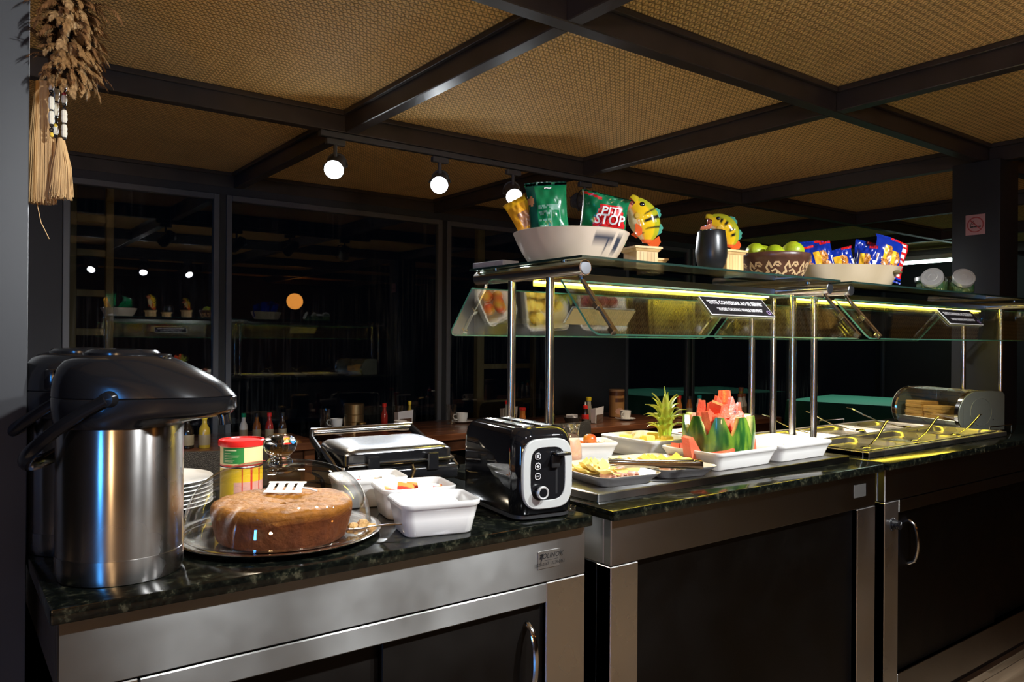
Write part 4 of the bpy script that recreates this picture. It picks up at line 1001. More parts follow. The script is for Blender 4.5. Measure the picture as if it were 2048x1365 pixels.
def wmcol(p):
    r = math.hypot(p[0], p[1]); R0 = wmr(p[2]); a = math.atan2(p[1], p[0])
    if r > R0-0.004:
        s_ = math.sin(a*11+0.8*math.sin(p[2]*60)+0.6*math.sin(a*37)) + 0.5*math.sin(a*29+p[2]*90); k = 1/(1+math.exp(-s_*2.2))
        return (0.012+0.16*k**2, 0.075+0.22*k**1.5, 0.012+0.012*k)
    if r > R0-0.0145: return (0.62, 0.66, 0.26)
    if r > R0-0.0235: return (0.82, 0.50, 0.34)
    return (0.78, 0.085, 0.05)
solo('watermelon_bowl', wm, colmat('watermelon', 0.3, 0.25, 0.0, var=0.3), 'green watermelon half carved with a zigzag rim, full of red chunks', 'watermelon', (WMX, WMY, ZP+0.0065), sharp=40, colfn=wmcol)
MEL = colmat('watermelon_flesh', 0.3, 0.15, 0.1, bump=(150, 0.25))
def melcol(p):
    s_ = math.sin(p[0]*140+1.1)*math.sin(p[1]*160)*math.sin(p[2]*120+.6); n = 0.5+0.5*math.sin(p[0]*60+p[2]*75)
    if s_ > 0.80: return (0.03, 0.012, 0.01)
    return (0.83, 0.11+0.07*n, 0.055+0.03*n)
def wedge_mb(w, d, h, top):
    m = MB(); rings = []; n = 10
    for i in range(n+1):
        q = i/n; s_ = 1-(1-top)*q
        ring = []
        for a, b in ((-1, -1), (-.4, -1.05), (.3, -1.03), (1, -1), (1.05, 0), (1, 1), (.3, 1.04), (-.4, 1.0), (-1, 1), (-1.04, 0)):
            ring.append((a*w/2*s_, b*d/2*(0.75+0.25*s_), h*q+0.002*math.sin(a*5+q*6)))
        rings.append(ring)
    return m.loft(rings)
ck = [wedge_mb(*a).mesh('chunk', MEL, 40, melcol) for a in ((0.060, 0.024, 0.080, 0.08), (0.050, 0.040, 0.090, 0.30), (0.052, 0.030, 0.064, 0.12), (0.034, 0.030, 0.050, 0.8), (0.078, 0.030, 0.062, 0.22))]
up_ = [(-0.055, -0.010, 0.080, 4, -50, 10, -20), (-0.035, -0.045, 0.085, 4, -35, -15, 25), (-0.012, 0.012, 0.095, 1, -28, 22, 10), (0.020, 0.020, 0.105, 0, -4, 6, -25), (0.002, -0.020, 0.100, 2, -12, -8, 70), (0.038, 0.038, 0.090, 0, 8, 4, -40), (0.075, -0.006, 0.085, 0, 14, -4, -30), (0.040, -0.045, 0.080, 4, 20, -20, -25), (-0.030, 0.052, 0.080, 2, -15, 12, 30), (0.012, -0.052, 0.075, 2, 10, -28, 0), (0.064, 0.046, 0.08, 2, 12, 10, 20), (0.0, -0.005, 0.06, 1, 5, 5, 40), (-0.058, 0.030, 0.098, 0, -14, 8, 20), (0.050, 0.010, 0.110, 1, 10, -6, 15), (-0.026, -0.022, 0.112, 4, -22, -8, -35), (0.022, -0.040, 0.104, 0, 6, -14, -20), (-0.070, -0.030, 0.090, 2, -30, -6, 10)]
for a, b, c, kd, ry, rx, rz_ in up_:
    o = ob('watermelon_chunk', ck[kd], None, (WMX+a*0.88, WMY+b*0.88, ZP+c+0.020), (R(rx), R(ry), R(rz_)))
    tag(o, 'red watermelon chunk heaped inside the carved watermelon', 'watermelon chunk', 'chunks inside the carved watermelon')
for a, b, c, kd, ry, rx, rz_ in ((-0.112, -0.005, 0.010, 1, -24, 4, -10), (-0.100, 0.045, 0.012, 3, 10, 0, 40), (-0.104, -0.050, 0.016, 3, 50, 10, 30), (-0.086, -0.066, 0.024, 2, 55, 0, -20), (0.114, -0.020, 0.014, 1, 6, 0, -30), (0.120, 0.060, 0.010, 3, 0, 10, 20), (-0.118, 0.070, 0.010, 3, 20, 0, 10)):
    o = ob('watermelon_chunk', ck[kd], None, (WMX+a, WMY+b, ZP+c), (R(rx), R(ry), R(rz_)))
    tag(o, 'red watermelon chunk lying in the dish around the carved watermelon', 'watermelon chunk', 'chunks around the carved watermelon')
# grated coconut
gc = MB(); rnd = random.Random(3)
gc.grid(lambda u, v: ((u-.5)*0.236, (v-.5)*0.172, 0.012+0.042*(math.sin(PI*u)*math.sin(PI*v))**0.6+0.003*math.sin(u*40)*math.sin(v*33)), 26, 20)
for k in range(420):
    u, v = rnd.uniform(.08, .92), rnd.uniform(.08, .92); z = 0.013+0.042*(math.sin(PI*u)*math.sin(PI*v))**0.6; a = rnd.uniform(0, 3.14); l = rnd.uniform(0.003, 0.007)
    x, y = (u-.5)*0.236, (v-.5)*0.172; dx, dy = l*math.cos(a), l*math.sin(a)
    gc.add([(x-dx, y-dy, z), (x+dx, y+dy, z+rnd.uniform(0, .004)), (x+dx*.8-dy*.25, y+dy*.8+dx*.25, z+0.003), (x-dx*.8-dy*.25, y-dy*.8+dx*.25, z+0.003)], [(0, 1, 2, 3)])
solo('grated_coconut', gc, mat('coconut', (0.88, 0.86, 0.82), 0.6), 'white grated coconut heaped in the dish right of the watermelon', 'coconut', (2.214, 1.500, ZP), kind='stuff')

# ================================================================== THINGS ON THE GLASS SHELVES
ZQ = ZS+0.0006
FACE = R(-36.73)   # turns a thing's front towards the room side where the guests stand
solo('flat_box', MB().rbox(-0.03, 0.03, -0.07, 0.07, 0, 0.016, 0.0015, 1), mat('grey_card', (0.42, 0.40, 0.40), 0.6, noise=(40, (0.30, 0.29, 0.30), 0.4, 0.7)), 'flat grey box at the left end of the shelf', 'box', (1.292, 1.814, ZQ), (0, 0, R(3)))
# gourd bowl
def gourd_mb(rx, ry, h, bx, by, th=0.006, seg=64, wob=0.0):
    m = MB(); rings = []
    for q, o in ((0.0, -0.006), (0.01, 0.0), (0.12, 0.002), (0.4, 0.003), (0.7, 0.002), (0.93, 0.0), (0.985, 0.0), (1.0, -0.003), (0.985, -th), (0.6, -th), (0.2, -th), (0.10, -th*1.3), (0.08, -0.04)):
        ring = []
        for j in range(seg):
            a = 2*PI*j/seg; w = 1+wob*math.sin(3*a+1)+wob*0.6*math.sin(5*a)
            x = (bx+(rx-bx)*max(q, 0.0)**0.9+o)*w*math.cos(a); y = (by+(ry-by)*max(q, 0.0)**0.9+o)*w*math.sin(a)
            ring.append((x, y, h*q*(1+0.5*wob*math.sin(2*a)*(q > .5))))
        rings.append(ring)
    return m.loft(rings)
def gourdcol(p):
    n = bumpy((p[0], p[1], p[2]*1.4), 1, 21)+0.5*bumpy(p, 1, 55)
    c = [0.56+0.07*n, 0.45+0.06*n, 0.35+0.05*n]
    a = math.atan2(p[1], p[0])
    # two smoky ink-blue marks burnt on the near right side
    for a0, a1, z0, z1 in ((-1.20, -0.86, 0.056, 0.062), (-0.92, -0.84, 0.038, 0.058), (-0.70, -0.62, 0.030, 0.055)):
        w = 0.010*math.sin(p[2]*170+a*9)
        if a0-.04 < a+w*2 < a1+.04 and z0-0.007 < p[2]+w*.5 < z1+0.006: c = [0.035, 0.04, 0.06]
    return c
GOURD = colmat('gourd', 0.28, 0.25)
solo('gourd_bowl', gourd_mb(0.160, 0.160, 0.083, 0.112, 0.112, seg=160), GOURD, 'round cream gourd bowl with dark smoky marks, full of green chip bags', 'bowl', (1.392, 1.598, ZQ), (0, 0, FACE), sharp=60, colfn=gourdcol)

# snack bags
def bag(name, lab, cat, grp, loc, rot, w, h, tk, cols, mf, crimp=0.05, curl=0.0, texts=(), pinch=0.10, fold=None, seed=0):
    t = thing(name, lab, cat, loc, 0, grp); t.rotation_euler = rot
    rn = random.Random(seed); ph = [rn.uniform(0, 6) for _ in range(6)]
    def surf(sg):
        def g(u, v):
            b = (math.sin(PI*min(1, max(0, (v-crimp)/(1-2*crimp))))**0.55) if crimp < v < 1-crimp else 0.0
            e = (math.sin(PI*u))**0.65 if 0 < u < 1 else 0
            x = (u-.5)*w*(1-pinch*b); wr = 0.0035*math.sin(u*9+ph[0]+v*4)*math.sin(v*11+ph[1])*b + 0.002*math.sin(u*23+ph[2])*math.sin(v*19+ph[3])*e
            cr = 0.0015*math.sin(u*60)*(1 if v < crimp or v > 1-crimp else 0)
            y = sg*tk*b*e + wr + cr + curl*max(0, v-.72)**2*9 + 0.006*math.sin(u*5+ph[4])*max(0, v-.8)*5
            z = v*h - abs(curl)*max(0, v-.75)**2*6
            if fold: z -= fold*(u-0.2)*max(0, v-.62)*2.2*h if u > 0.2 else 0
            return (x, y, z)
        return g
    m = MB().grid(surf(-1), 34, 34, mf=lambda u, v: mf(u, v, 0)).grid(surf(1), 34, 34, mf=lambda u, v: mf(u, v, 1))
    bagp = part('bag', m, cols, t, sharp=80)
    for body, size, cu, cv, mi, sh, sx in texts:
        tm = MB(); F = surf(-1)
        def fn(a, b):
            u = min(.98, max(.02, cu+a/w)); v = min(.98, max(.02, cv+b/h)); p = F(u, v); return (p[0], p[1]-0.0050, p[2])
        add_text(tm, body, size, fn, 0, sh, sx=sx, bold=0.02)
        part('lettering', tm, cols[mi], bagp, sharp=80)
    return t
BGRN = mat('bag_green', (0.004, 0.155, 0.055), 0.22, 0.0, 0.6); BDGR = mat('bag_dark_green', (0.003, 0.05, 0.035), 0.25); BWHT = mat('bag_white', (0.78, 0.78, 0.76), 0.3); BRED = mat('bag_red', (0.60, 0.012, 0.015), 0.25); BYEL = mat('bag_yellow', (0.72, 0.33, 0.02), 0.2); BPAL = mat('bag_pale_print', (0.14, 0.30, 0.22), 0.3); BSIL = mat('bag_lining', (0.65, 0.60, 0.50), 0.2, 0.6); BBLU = mat('bag_blue', (0.004, 0.025, 0.30), 0.18, 0.0, 0.7); BCOOK = mat('cookie_print', (0.62, 0.24, 0.03), 0.3, noise=(190, (0.22, 0.06, 0.01), 0.5, 0.58)); BGOLD = mat('bag_gold', (0.90, 0.48, 0.02), 0.25); BBRN = mat('bag_brown', (0.35, 0.15, 0.06), 0.3)
def back_print(u, v, s_):
    if s_ == 1: return 0
    if v > 0.93: return 1
    if 0.24 < u < 0.80 and 0.14 < v < 0.66:
        if u < 0.52: return 2 if int(v*90) % 2 == 0 and math.sin(u*50+int(v*45)*2.1) > -0.6 else 0
        if int(v*110) % 3 == 0 or u > 0.76 or u < 0.545: return 2
    if u < 0.2 and v > 0.62 and (u-.08)**2/.006+(v-.72)**2/.004 < 1: return 4
    if u < 0.22: return 1
    return 0
bag('chip_bag', 'tall dark green chip bag showing its printed back, in the gourd bowl', 'chip bag', 'green chip bags', (1.326, 1.602, ZQ+0.034), (R(-3), R(-5), R(-32)), 0.116, 0.186, 0.026, [BGRN, BDGR, BPAL, BWHT, BBRN], back_print, texts=(('~', 0.03, 0.52, 0.90, 3, 0, 1.2),), seed=1)
def pit_print(u, v, s_):
    if s_ == 1: return 0
    if 0.30 < v < 0.70:
        k = (v-.30)/.40
        if 0.26+0.14*k < u < 0.985-0.12*k: return 2
    if v > 0.80 and 0.02 < u < 0.42 and abs(v-0.93+0.28*(u)) < 0.030: return 2
    if u < 0.03: return 3
    return 0
bag('chip_bag', 'green chip bag reading PIT STOP in the gourd bowl', 'chip bag', 'green chip bags', (1.474, 1.566, ZQ+0.062), (R(4), R(6), R(-40)), 0.138, 0.150, 0.026, [BGRN, BDGR, BRED, BWHT, BBRN], pit_print, curl=-0.03, fold=0.16, texts=(('PIT', 0.034, 0.60, 0.575, 3, 0.15, 1.15), ('STOP', 0.038, 0.62, 0.42, 3, 0.12, 1.0), ('Cebola', 0.036, 0.60, 0.185, 3, 0.45, 1.1)), seed=2)
bag('chip_bag', 'small yellow chip bag leaning out of the left of the gourd bowl', 'chip bag', 'yellow chip bags', (1.302, 1.640, ZQ+0.066), (R(0), R(-30), R(-40)), 0.068, 0.138, 0.016, [BYEL, BGOLD, BBRN], lambda u, v, s_: 2 if .3 < u < .8 and .3 < v < .6 else (1 if v > .75 else 0), curl=0.03, seed=3)
bag('chip_bag', 'green chip bag lying low at the middle of the gourd bowl', 'chip bag', 'green chip bags', (1.372, 1.690, ZQ+0.046), (R(-42), R(8), R(-36)), 0.11, 0.13, 0.02, [BGRN, BDGR], lambda u, v, s_: 0, seed=4)
bag('chip_bag', 'yellow and cream chip bag lying low beside the PIT STOP bag', 'chip bag', 'yellow chip bags', (1.398, 1.572, ZQ+0.034), (R(-30), R(-14), R(-50)), 0.075, 0.085, 0.014, [BGOLD, BSIL], lambda u, v, s_: 1 if u < .45 else 0, seed=5)

# wooden plinth boxes
PINEW = wood_mat('pale_pine', (0.55, 0.33, 0.12), (0.74, 0.50, 0.22), (22, 22, 1.6), 0.45)
def plinth(x, y, a, w, h, lab):
    t = thing('wooden_plinth', lab, 'plinth', (x, y, ZQ), R(a)); i = w/2
    part('body', MB().rbox(-i, i, -i, i, 0.001, h-0.012, 0.001, 1), PINEW, t)
    part('cornice', MB().loft([[(p, q, z) for p, q in ((-i-o, -i-o), (i+o, -i-o), (i+o, i+o), (-i-o, i+o))] for z, o in ((h-0.0145, 0.001), (h-0.012, 0.004), (h-0.008, 0.006), (h-0.0065, 0.0075), (h-0.0060, 0.0095), (h, 0.0095))]), PINEW, t)
    for s_ in range(-2, 3):
        part('groove', MB().box(s_*w*0.17-0.0004, s_*w*0.17+0.0004, -i-0.0003, -i+0.0002, 0.004, h-0.016), mat('groove_brown', (0.25, 0.14, 0.05), 0.6) if 'groove_brown' not in bpy.data.materials else bpy.data.materials['groove_brown'], t)
    return t
plinth(1.672, 1.605, -14, 0.074, 0.068, 'front pine plinth under the upright fish, beside the gourd bowl')
plinth(1.800, 1.685, -14, 0.062, 0.050, 'smaller pine plinth behind the first fish')
plinth(2.015, 1.560, -6, 0.074, 0.080, 'pine plinth under the fish beside the black tumbler')

# ceramic fish ornaments
FISH = colmat('glazed_fish', 0.12, 0.8)
def fish(loc, rot, sc, lab, bend, stripes, seed=0):
    t = thing('fish_ornament', lab, 'fish ornament', loc); t.rotation_euler = rot; t.scale = (sc, sc, sc)
    n = 30; seg = 28; rings = []; info = []
    x = 0.0; z = 0.014; ang = bend[0]
    prof = [(0, 0.012), (0.08, 0.020), (0.2, 0.034), (0.4, 0.046), (0.6, 0.049), (0.75, 0.046), (0.88, 0.039), (1.0, 0.031)]
    def pr_(s_):
        for (a, b), (c, d) in zip(prof, prof[1:]):
            if a <= s_ <= c: return b+(d-b)*(s_-a)/(c-a)
        return prof[-1][1]
    spine = []
    L = 0.128
    for i in range(n+1):
        s_ = i/n; spine.append((x, z, ang, s_)); x += -L/n*math.cos(ang)*1.0; z += L/n*math.sin(ang); ang += (bend[1]-bend[0])/n
    for x, z, ang, s_ in spine:
        hh = pr_(s_); ww = hh*0.56
        T = Vector((-math.cos(ang), 0, math.sin(ang))); D = Vector((math.sin(ang), 0, math.cos(ang)))   # D points to the back (dorsal) side
        ring = []
        for j in range(seg):
            a = 2*PI*j/seg; ring.append(Vector((x, 0, z)) + D*(hh*math.cos(a)*(1.0 if math.cos(a) > 0 else 0.95)) + Vector((0, ww*math.sin(a), 0)))
        rings.append(ring); info.append((T, D))
    m = MB(); m.loft(rings, True, False)
    meta = []
    for i, r in enumerate(rings):
        for j in range(seg): meta.append((i/n, math.cos(2*PI*j/seg), abs(math.sin(2*PI*j/seg))))
    cmap = {}
    for v, q in zip(m.v, meta): cmap[tuple(round(c, 6) for c in v)] = q
    def col(p):
        s_, d, w_ = cmap.get(tuple(round(c, 6) for c in p), (0.5, 0, 1))
        if d < -0.55: c = (0.80, 0.70, 0.48)
        elif d < -0.25: c = (0.85, 0.36, 0.05)
        elif d < 0.55: c = (0.84, 0.52, 0.015)
        else: c = (0.42, 0.42, 0.02)
        for a, b, lo, hi in stripes:
            if a < s_ < b and lo < d < hi: c = (0.012, 0.012, 0.012)
        if s_ < 0.10: c = (0.70, 0.10, 0.02)
        return c
    body = part('body', m, FISH, t, 80, col)
    T, D = info[-1]; x, z, ang, s_ = spine[-1]; c0 = Vector((x, 0, z))
    # open jaws
    def jaw(sign, length, lift, colr, nm):
        jm = MB(); rs = []
        for k in range(8):
            q = k/7; rr = 0.0315*(1-0.42*q*q)
            cc = c0 + T*(length*q) + D*(sign*(0.006+lift*q))
            ring = []
            for j in range(16):
                a = PI*j/15
                ring.append(cc + D*(sign*rr*0.72*math.sin(a)) + Vector((0, rr*0.56*math.cos(a), 0)))
            for j in range(15, -1, -1):
                a = PI*j/15
                ring.append(cc + D*(sign*(rr-0.004)*0.60*math.sin(a)) + Vector((0, (rr-0.003)*0.56*math.cos(a), 0)))
            rs.append(ring)
        jm.loft(rs); return part(nm, jm, colr, t, sharp=70)
    jaw(1, 0.024, 0.005*bend[2], mat('fish_upper', (0.62, 0.46, 0.02), 0.12, coat=.8), 'upper_jaw'); jaw(-1, 0.036, 0.010*bend[2], mat('fish_lower', (0.70, 0.22, 0.12), 0.12, coat=.8), 'lower_jaw')
    part('mouth', MB().ball(tuple(c0+T*0.004), (0.012, 0.013, 0.02), 12, 8), mat('fish_mouth', (0.45, 0.10, 0.07), 0.2), t)
    e_ = spine[26]; T2, D2 = info[26]
    for s2 in (-1, 1):
        ec = Vector((e_[0], s2*pr_(e_[3])*0.46, e_[1])) + D2*(pr_(e_[3])*0.42)
        ey = part('eye', MB().ball(tuple(ec), (0.0085, 0.005, 0.0085), 14, 8), BLACKP, t)
        part('gill_plate', MB().ball(tuple(Vector((spine[21][0], s2*pr_(spine[21][3])*0.47, spine[21][1]))-info[21][1]*0.012), (0.014, 0.004, 0.012), 14, 8), mat('gill', (0.66, 0.40, 0.05), 0.12, coat=.8), t)
        f = spine[15]; D3 = info[15][1]; fc = Vector((f[0], s2*pr_(f[3])*0.45, f[1]))-D3*0.022
        part('side_fin', MB().loft([[fc+Vector((0.010*a, s2*0.004*k, -0.030*k+0.012*b)) for a, b in ((-1, 0), (0, 0.6), (1, 0), (0, -0.6))] for k in (0, 0.5, 1)]), mat('fin_red', (0.68, 0.10, 0.02), 0.15, coat=.8) if 'fin_red' not in bpy.data.materials else bpy.data.materials['fin_red'], t)
    def fin(i0, i1, hgt, colr, nm, sg=1):
        fm = MB(); rs0 = []; rs1 = []
        pts = []
        for i in range(i0, i1+1):
            q = (i-i0)/(i1-i0); x, z, ang, s_ = spine[i]; D = info[i][1]; base = Vector((x, 0, z))+D*(sg*pr_(s_)*0.94); pts.append((base, base+D*(sg*hgt*(math.sin(PI*q)**0.6)*(0.85+0.15*math.sin(q*26)))))
        ring = [p[0] for p in pts]+[p[1] for p in reversed(pts)]
        fm.loft([[p+Vector((0, 0.0018*k, 0)) for p in ring] for k in (-1, 1)])
        return part(nm, fm, colr, t)
    G_ = mat('fin_green', (0.06, 0.32, 0.24), 0.15, coat=.8) if 'fin_green' not in bpy.data.materials else bpy.data.materials['fin_green']
    fin(14, 21, 0.013, G_, 'dorsal_fin'); fin(5, 12, 0.015, G_, 'rear_dorsal_fin'); fin(4, 9, 0.016, bpy.data.materials['fin_red'], 'anal_fin', -1)
    x, z, ang, s_ = spine[0]
    tf = MB().loft([[(x+a, k*0.003, z+b) for a, b in ((-0.004, 0.008), (0.012, 0.004), (0.038, 0.022), (0.044, 0.004), (0.036, -0.010), (0.010, -0.009))] for k in (-1, 1)])
    part('tail_fin', tf, bpy.data.materials['fin_red'], t)
    return t
fish((1.690, 1.600, ZQ+0.0685), (0, 0, R(-38)), 0.98, 'upright striped fish ornament on the front pine plinth', (R(98), R(42), 0.7), ((0.30, 0.36, -0.2, 1), (0.48, 0.55, -0.1, 1), (0.64, 0.70, 0.1, 1), (0.20, 0.25, -0.7, -0.3)), 1)
fish((2.030, 1.560, ZQ+0.0805), (0, R(-6), R(-42)), 0.86, 'spotted yellow fish ornament behind the black tumbler', (R(106), R(14), 1.6), ((0.42, 0.50, 0.1, 0.5), (0.60, 0.68, 0.1, 0.55), (0.28, 0.34, 0.1, 0.5), (0.74, 0.82, 0.2, 0.6)), 2)

# black tumbler
t = thing('tumbler', 'matt black stemless tumbler standing on the glass shelf', 'tumbler', (1.862, 1.497, ZQ))
part('cup', MB().lathe([(0.0, 0.0005), (0.024, 0.0005), (0.030, 0.003), (0.041, 0.022), (0.0465, 0.045), (0.0470, 0.065), (0.0440, 0.100), (0.0405, 0.121), (0.0395, 0.1225), (0.0385, 0.121), (0.042, 0.09), (0.044, 0.06), (0.038, 0.022), (0.0, 0.006)], 48), mat('black_powder_coat', (0.010, 0.010, 0.011), 0.32), t, sharp=60)
part('rim', MB().lathe([(0.0405, 0.1212), (0.0408, 0.1232), (0.0396, 0.1240), (0.0385, 0.1230), (0.0386, 0.1212)], 48), CHROME, t)

# lime bowl with carved pattern
LBX, LBY = 2.262, 1.556
t = thing('patterned_bowl', 'dark brown pottery bowl with carved cream pattern, full of limes', 'bowl', (LBX, LBY, ZQ))
POT = mat('brown_pottery', (0.075, 0.030, 0.018), 0.3, noise=(30, (0.12, 0.05, 0.03), 0.4, 0.7)); POTC = mat('cream_carving', (0.56, 0.37, 0.19), 0.5)
def br(z): return 0.080+0.036*min(1, z/0.07)**0.7
part('wall', MB().lathe([(0.0, 0.0006), (0.072, 0.0006), (0.080, 0.004), (br(0.012), 0.012), (br(0.03), 0.03), (br(0.05), 0.05), (br(0.062), 0.062), (0.1165, 0.066), (0.1185, 0.072), (0.1195, 0.080), (0.117, 0.0855), (0.112, 0.0835), (0.108, 0.07), (0.085, 0.02), (0.0, 0.012)], 64), POT, t, sharp=50)
NP = 11
def pat(mb, poly, a0, wA):   # polygon in a unit cell, subdivided and wrapped on the bowl wall
    pts = []
    for (u0, v0), (u1, v1) in zip(poly, poly[1:]+poly[:1]):
        for k in range(4): pts.append((u0+(u1-u0)*k/4, v0+(v1-v0)*k/4))
    def W(u, v, o):
        z = 0.010+v*0.048; a = a0+u*wA; r = br(z)+o; return (r*math.cos(a), r*math.sin(a), z)
    mb.loft([[W(u, v, o) for u, v in pts] for o in (-0.0005, 0.0012)])
cells = [[(0.10, 0.52), (0.30, 0.98), (0.52, 0.50), (0.40, 0.44), (0.30, 0.72), (0.20, 0.52), (0.34, 0.22), (0.26, 0.12)],
         [(0.50, 0.62), (0.60, 0.90), (0.82, 0.92), (0.96, 0.70), (0.90, 0.64), (0.78, 0.80), (0.66, 0.78), (0.58, 0.58)],
         [(0.40, 0.30), (0.64, 0.46), (1.02, 0.10), (0.94, 0.02), (0.80, 0.16), (0.72, 0.04), (0.64, 0.10), (0.72, 0.24), (0.62, 0.34), (0.46, 0.20)],
         [(0.62, 0.70), (0.80, 0.72), (0.90, 0.56), (0.74, 0.56)],
         [(0.02, 0.10), (0.24, 0.40), (0.30, 0.32), (0.14, 0.02), (0.06, 0.02)]]
for k in range(NP):
    for ci, c in enumerate(cells):
        if ci == 0: pm_ = MB()
        pat(pm_, c, 2*PI*k/NP, 2*PI/NP)
    o = part('carved_motif', pm_, POTC, t); o['kind'] = 'stuff'
LIME = mat('lime_skin', (0.30, 0.42, 0.010), 0.3, noise=(14, (0.52, 0.48, 0.03), 0.4, 0.75), bump=(300, 0.12))
lmm = MB().lathe([(0.0, -0.0385), (0.005, -0.037), (0.012, -0.0325), (0.022, -0.026), (0.031, -0.012), (0.0335, 0.0), (0.031, 0.012), (0.022, 0.026), (0.012, 0.033), (0.005, 0.0365), (0.0, 0.037)], 26).mesh('lime', LIME, 60)
for a, b, c, rx, lab in ((-0.064, -0.006, 0.092, 70, 'large green lime at the left of the patterned bowl'), (-0.018, -0.060, 0.080, 85, 'low front lime in the middle of the patterned bowl'), (0.050, -0.040, 0.094, 80, 'yellowish lime at the right front of the patterned bowl'), (-0.018, 0.058, 0.092, 95, 'back lime in the middle of the patterned bowl'), (0.056, 0.036, 0.088, 100, 'lime at the far right of the patterned bowl')):
    o = ob('lime', lmm, None, (LBX+0.80*a+0.60*b, LBY-0.60*a+0.80*b, ZQ+c), (R(rx), R(a*600), R(a*900))); tag(o, lab, 'lime', 'limes in the patterned bowl')

# gourd tray with cookie packs
def traycol(p):
    n = bumpy(p, 1, 16)+0.5*bumpy(p, 1, 40); return (0.58+0.08*n, 0.46+0.07*n, 0.31+0.06*n)
GTX, GTY = 2.812, 1.612
t = thing('gourd_tray', 'long cream gourd tray with handle slot, full of blue cookie packs', 'tray', (GTX, GTY, ZQ), FACE)
part('shell', gourd_mb(0.212, 0.125, 0.084, 0.155, 0.085, seg=72, wob=0.03), GOURD, t, 60, traycol)
part('handle_slot', MB().ball((0.158, -0.075, 0.058), (0.020, 0.010, 0.007), 14, 8), mat('slot_dark', (0.10, 0.07, 0.02), 0.7), t)
def cookie_print(u, v, s_):
    if s_ == 1: return 0
    if 0.18 < u < 0.44 and 0.16 < v < 0.74: return 1
    if ((u-.56)/.20)**2+((v-.58)/.16)**2 < 1 or ((u-.60)/.22)**2+((v-.30)/.17)**2 < 1: return 2
    if u > 0.88 and 0.1 < v < 0.55: return 3
    if v > 0.92 and u > .6: return 4
    return 0
def chip_print(u, v, s_):
    if s_ == 1: return 0
    if u > 0.80 and v > 0.12: return 3 if (int(v*14) % 2 == 0 and u < .95) else 4
    if v > 0.90: return 4 if u > .45 else 0
    for a, b in ((0.34, 0.42), (0.60, 0.34)):
        if a-.10 < u < a+.02 and b < v < b+.32: return 1
        if ((u-a-.05)/.11)**2+((v-b-.15)/.16)**2 < 1 or ((u-a)/.12)**2+((v-b+.05)/.13)**2 < 1: return 2
    if u < 0.12 and v < 0.5: return 3 if int(u*90) % 2 else 5
    return 0
cc_ = [BBLU, BGOLD, BCOOK, BWHT, BRED, BBRN]
cm = rotz(FACE)
def inpos(a, b): p = cm @ Vector((a, b, 0)); return (GTX+p.x, GTY+p.y)
for i, (a, b, rz_, ry, w, h, f, lab, sd) in enumerate(((-0.150, -0.030, -46, -16, 0.092, 0.120, cookie_print, 'leftmost blue cookie pack in the gourd tray, beside the limes', 11), (-0.092, -0.040, -42, -13, 0.095, 0.140, cookie_print, 'second blue cookie pack from the left in the gourd tray', 12), (-0.020, -0.045, -40, -14, 0.098, 0.115, cookie_print, 'third blue cookie pack from the left in the gourd tray', 13),
        (-0.100, 0.035, -30, -4, 0.10, 0.155, cookie_print, 'rear blue cookie pack sticking up at the left of the gourd tray', 14), (0.052, -0.030, -70, 6, 0.075, 0.125, cookie_print, 'blue cookie pack seen edge-on in the middle of the gourd tray', 15), (0.125, -0.040, -32, 18, 0.135, 0.165, chip_print, 'largest blue cookie pack with red top, leaning right in the gourd tray', 16), (0.085, 0.030, -36, 8, 0.11, 0.150, chip_print, 'blue cookie pack behind the largest one in the gourd tray', 17))):
    x, y = inpos(a, b)
    tx = (('COOKIES', 0.022, 0.88, 0.45, 3, 0, 0.0),) if False else ()
    bag('cookie_pack', lab, 'cookie pack', 'blue cookie packs', (x, y, ZQ+0.036), (R(-6), R(ry), R(rz_)), w*1.02, h*1.05, 0.017, cc_, f, texts=tx, crimp=0.06, seed=sd, curl=0.015 if i % 2 else -0.01)

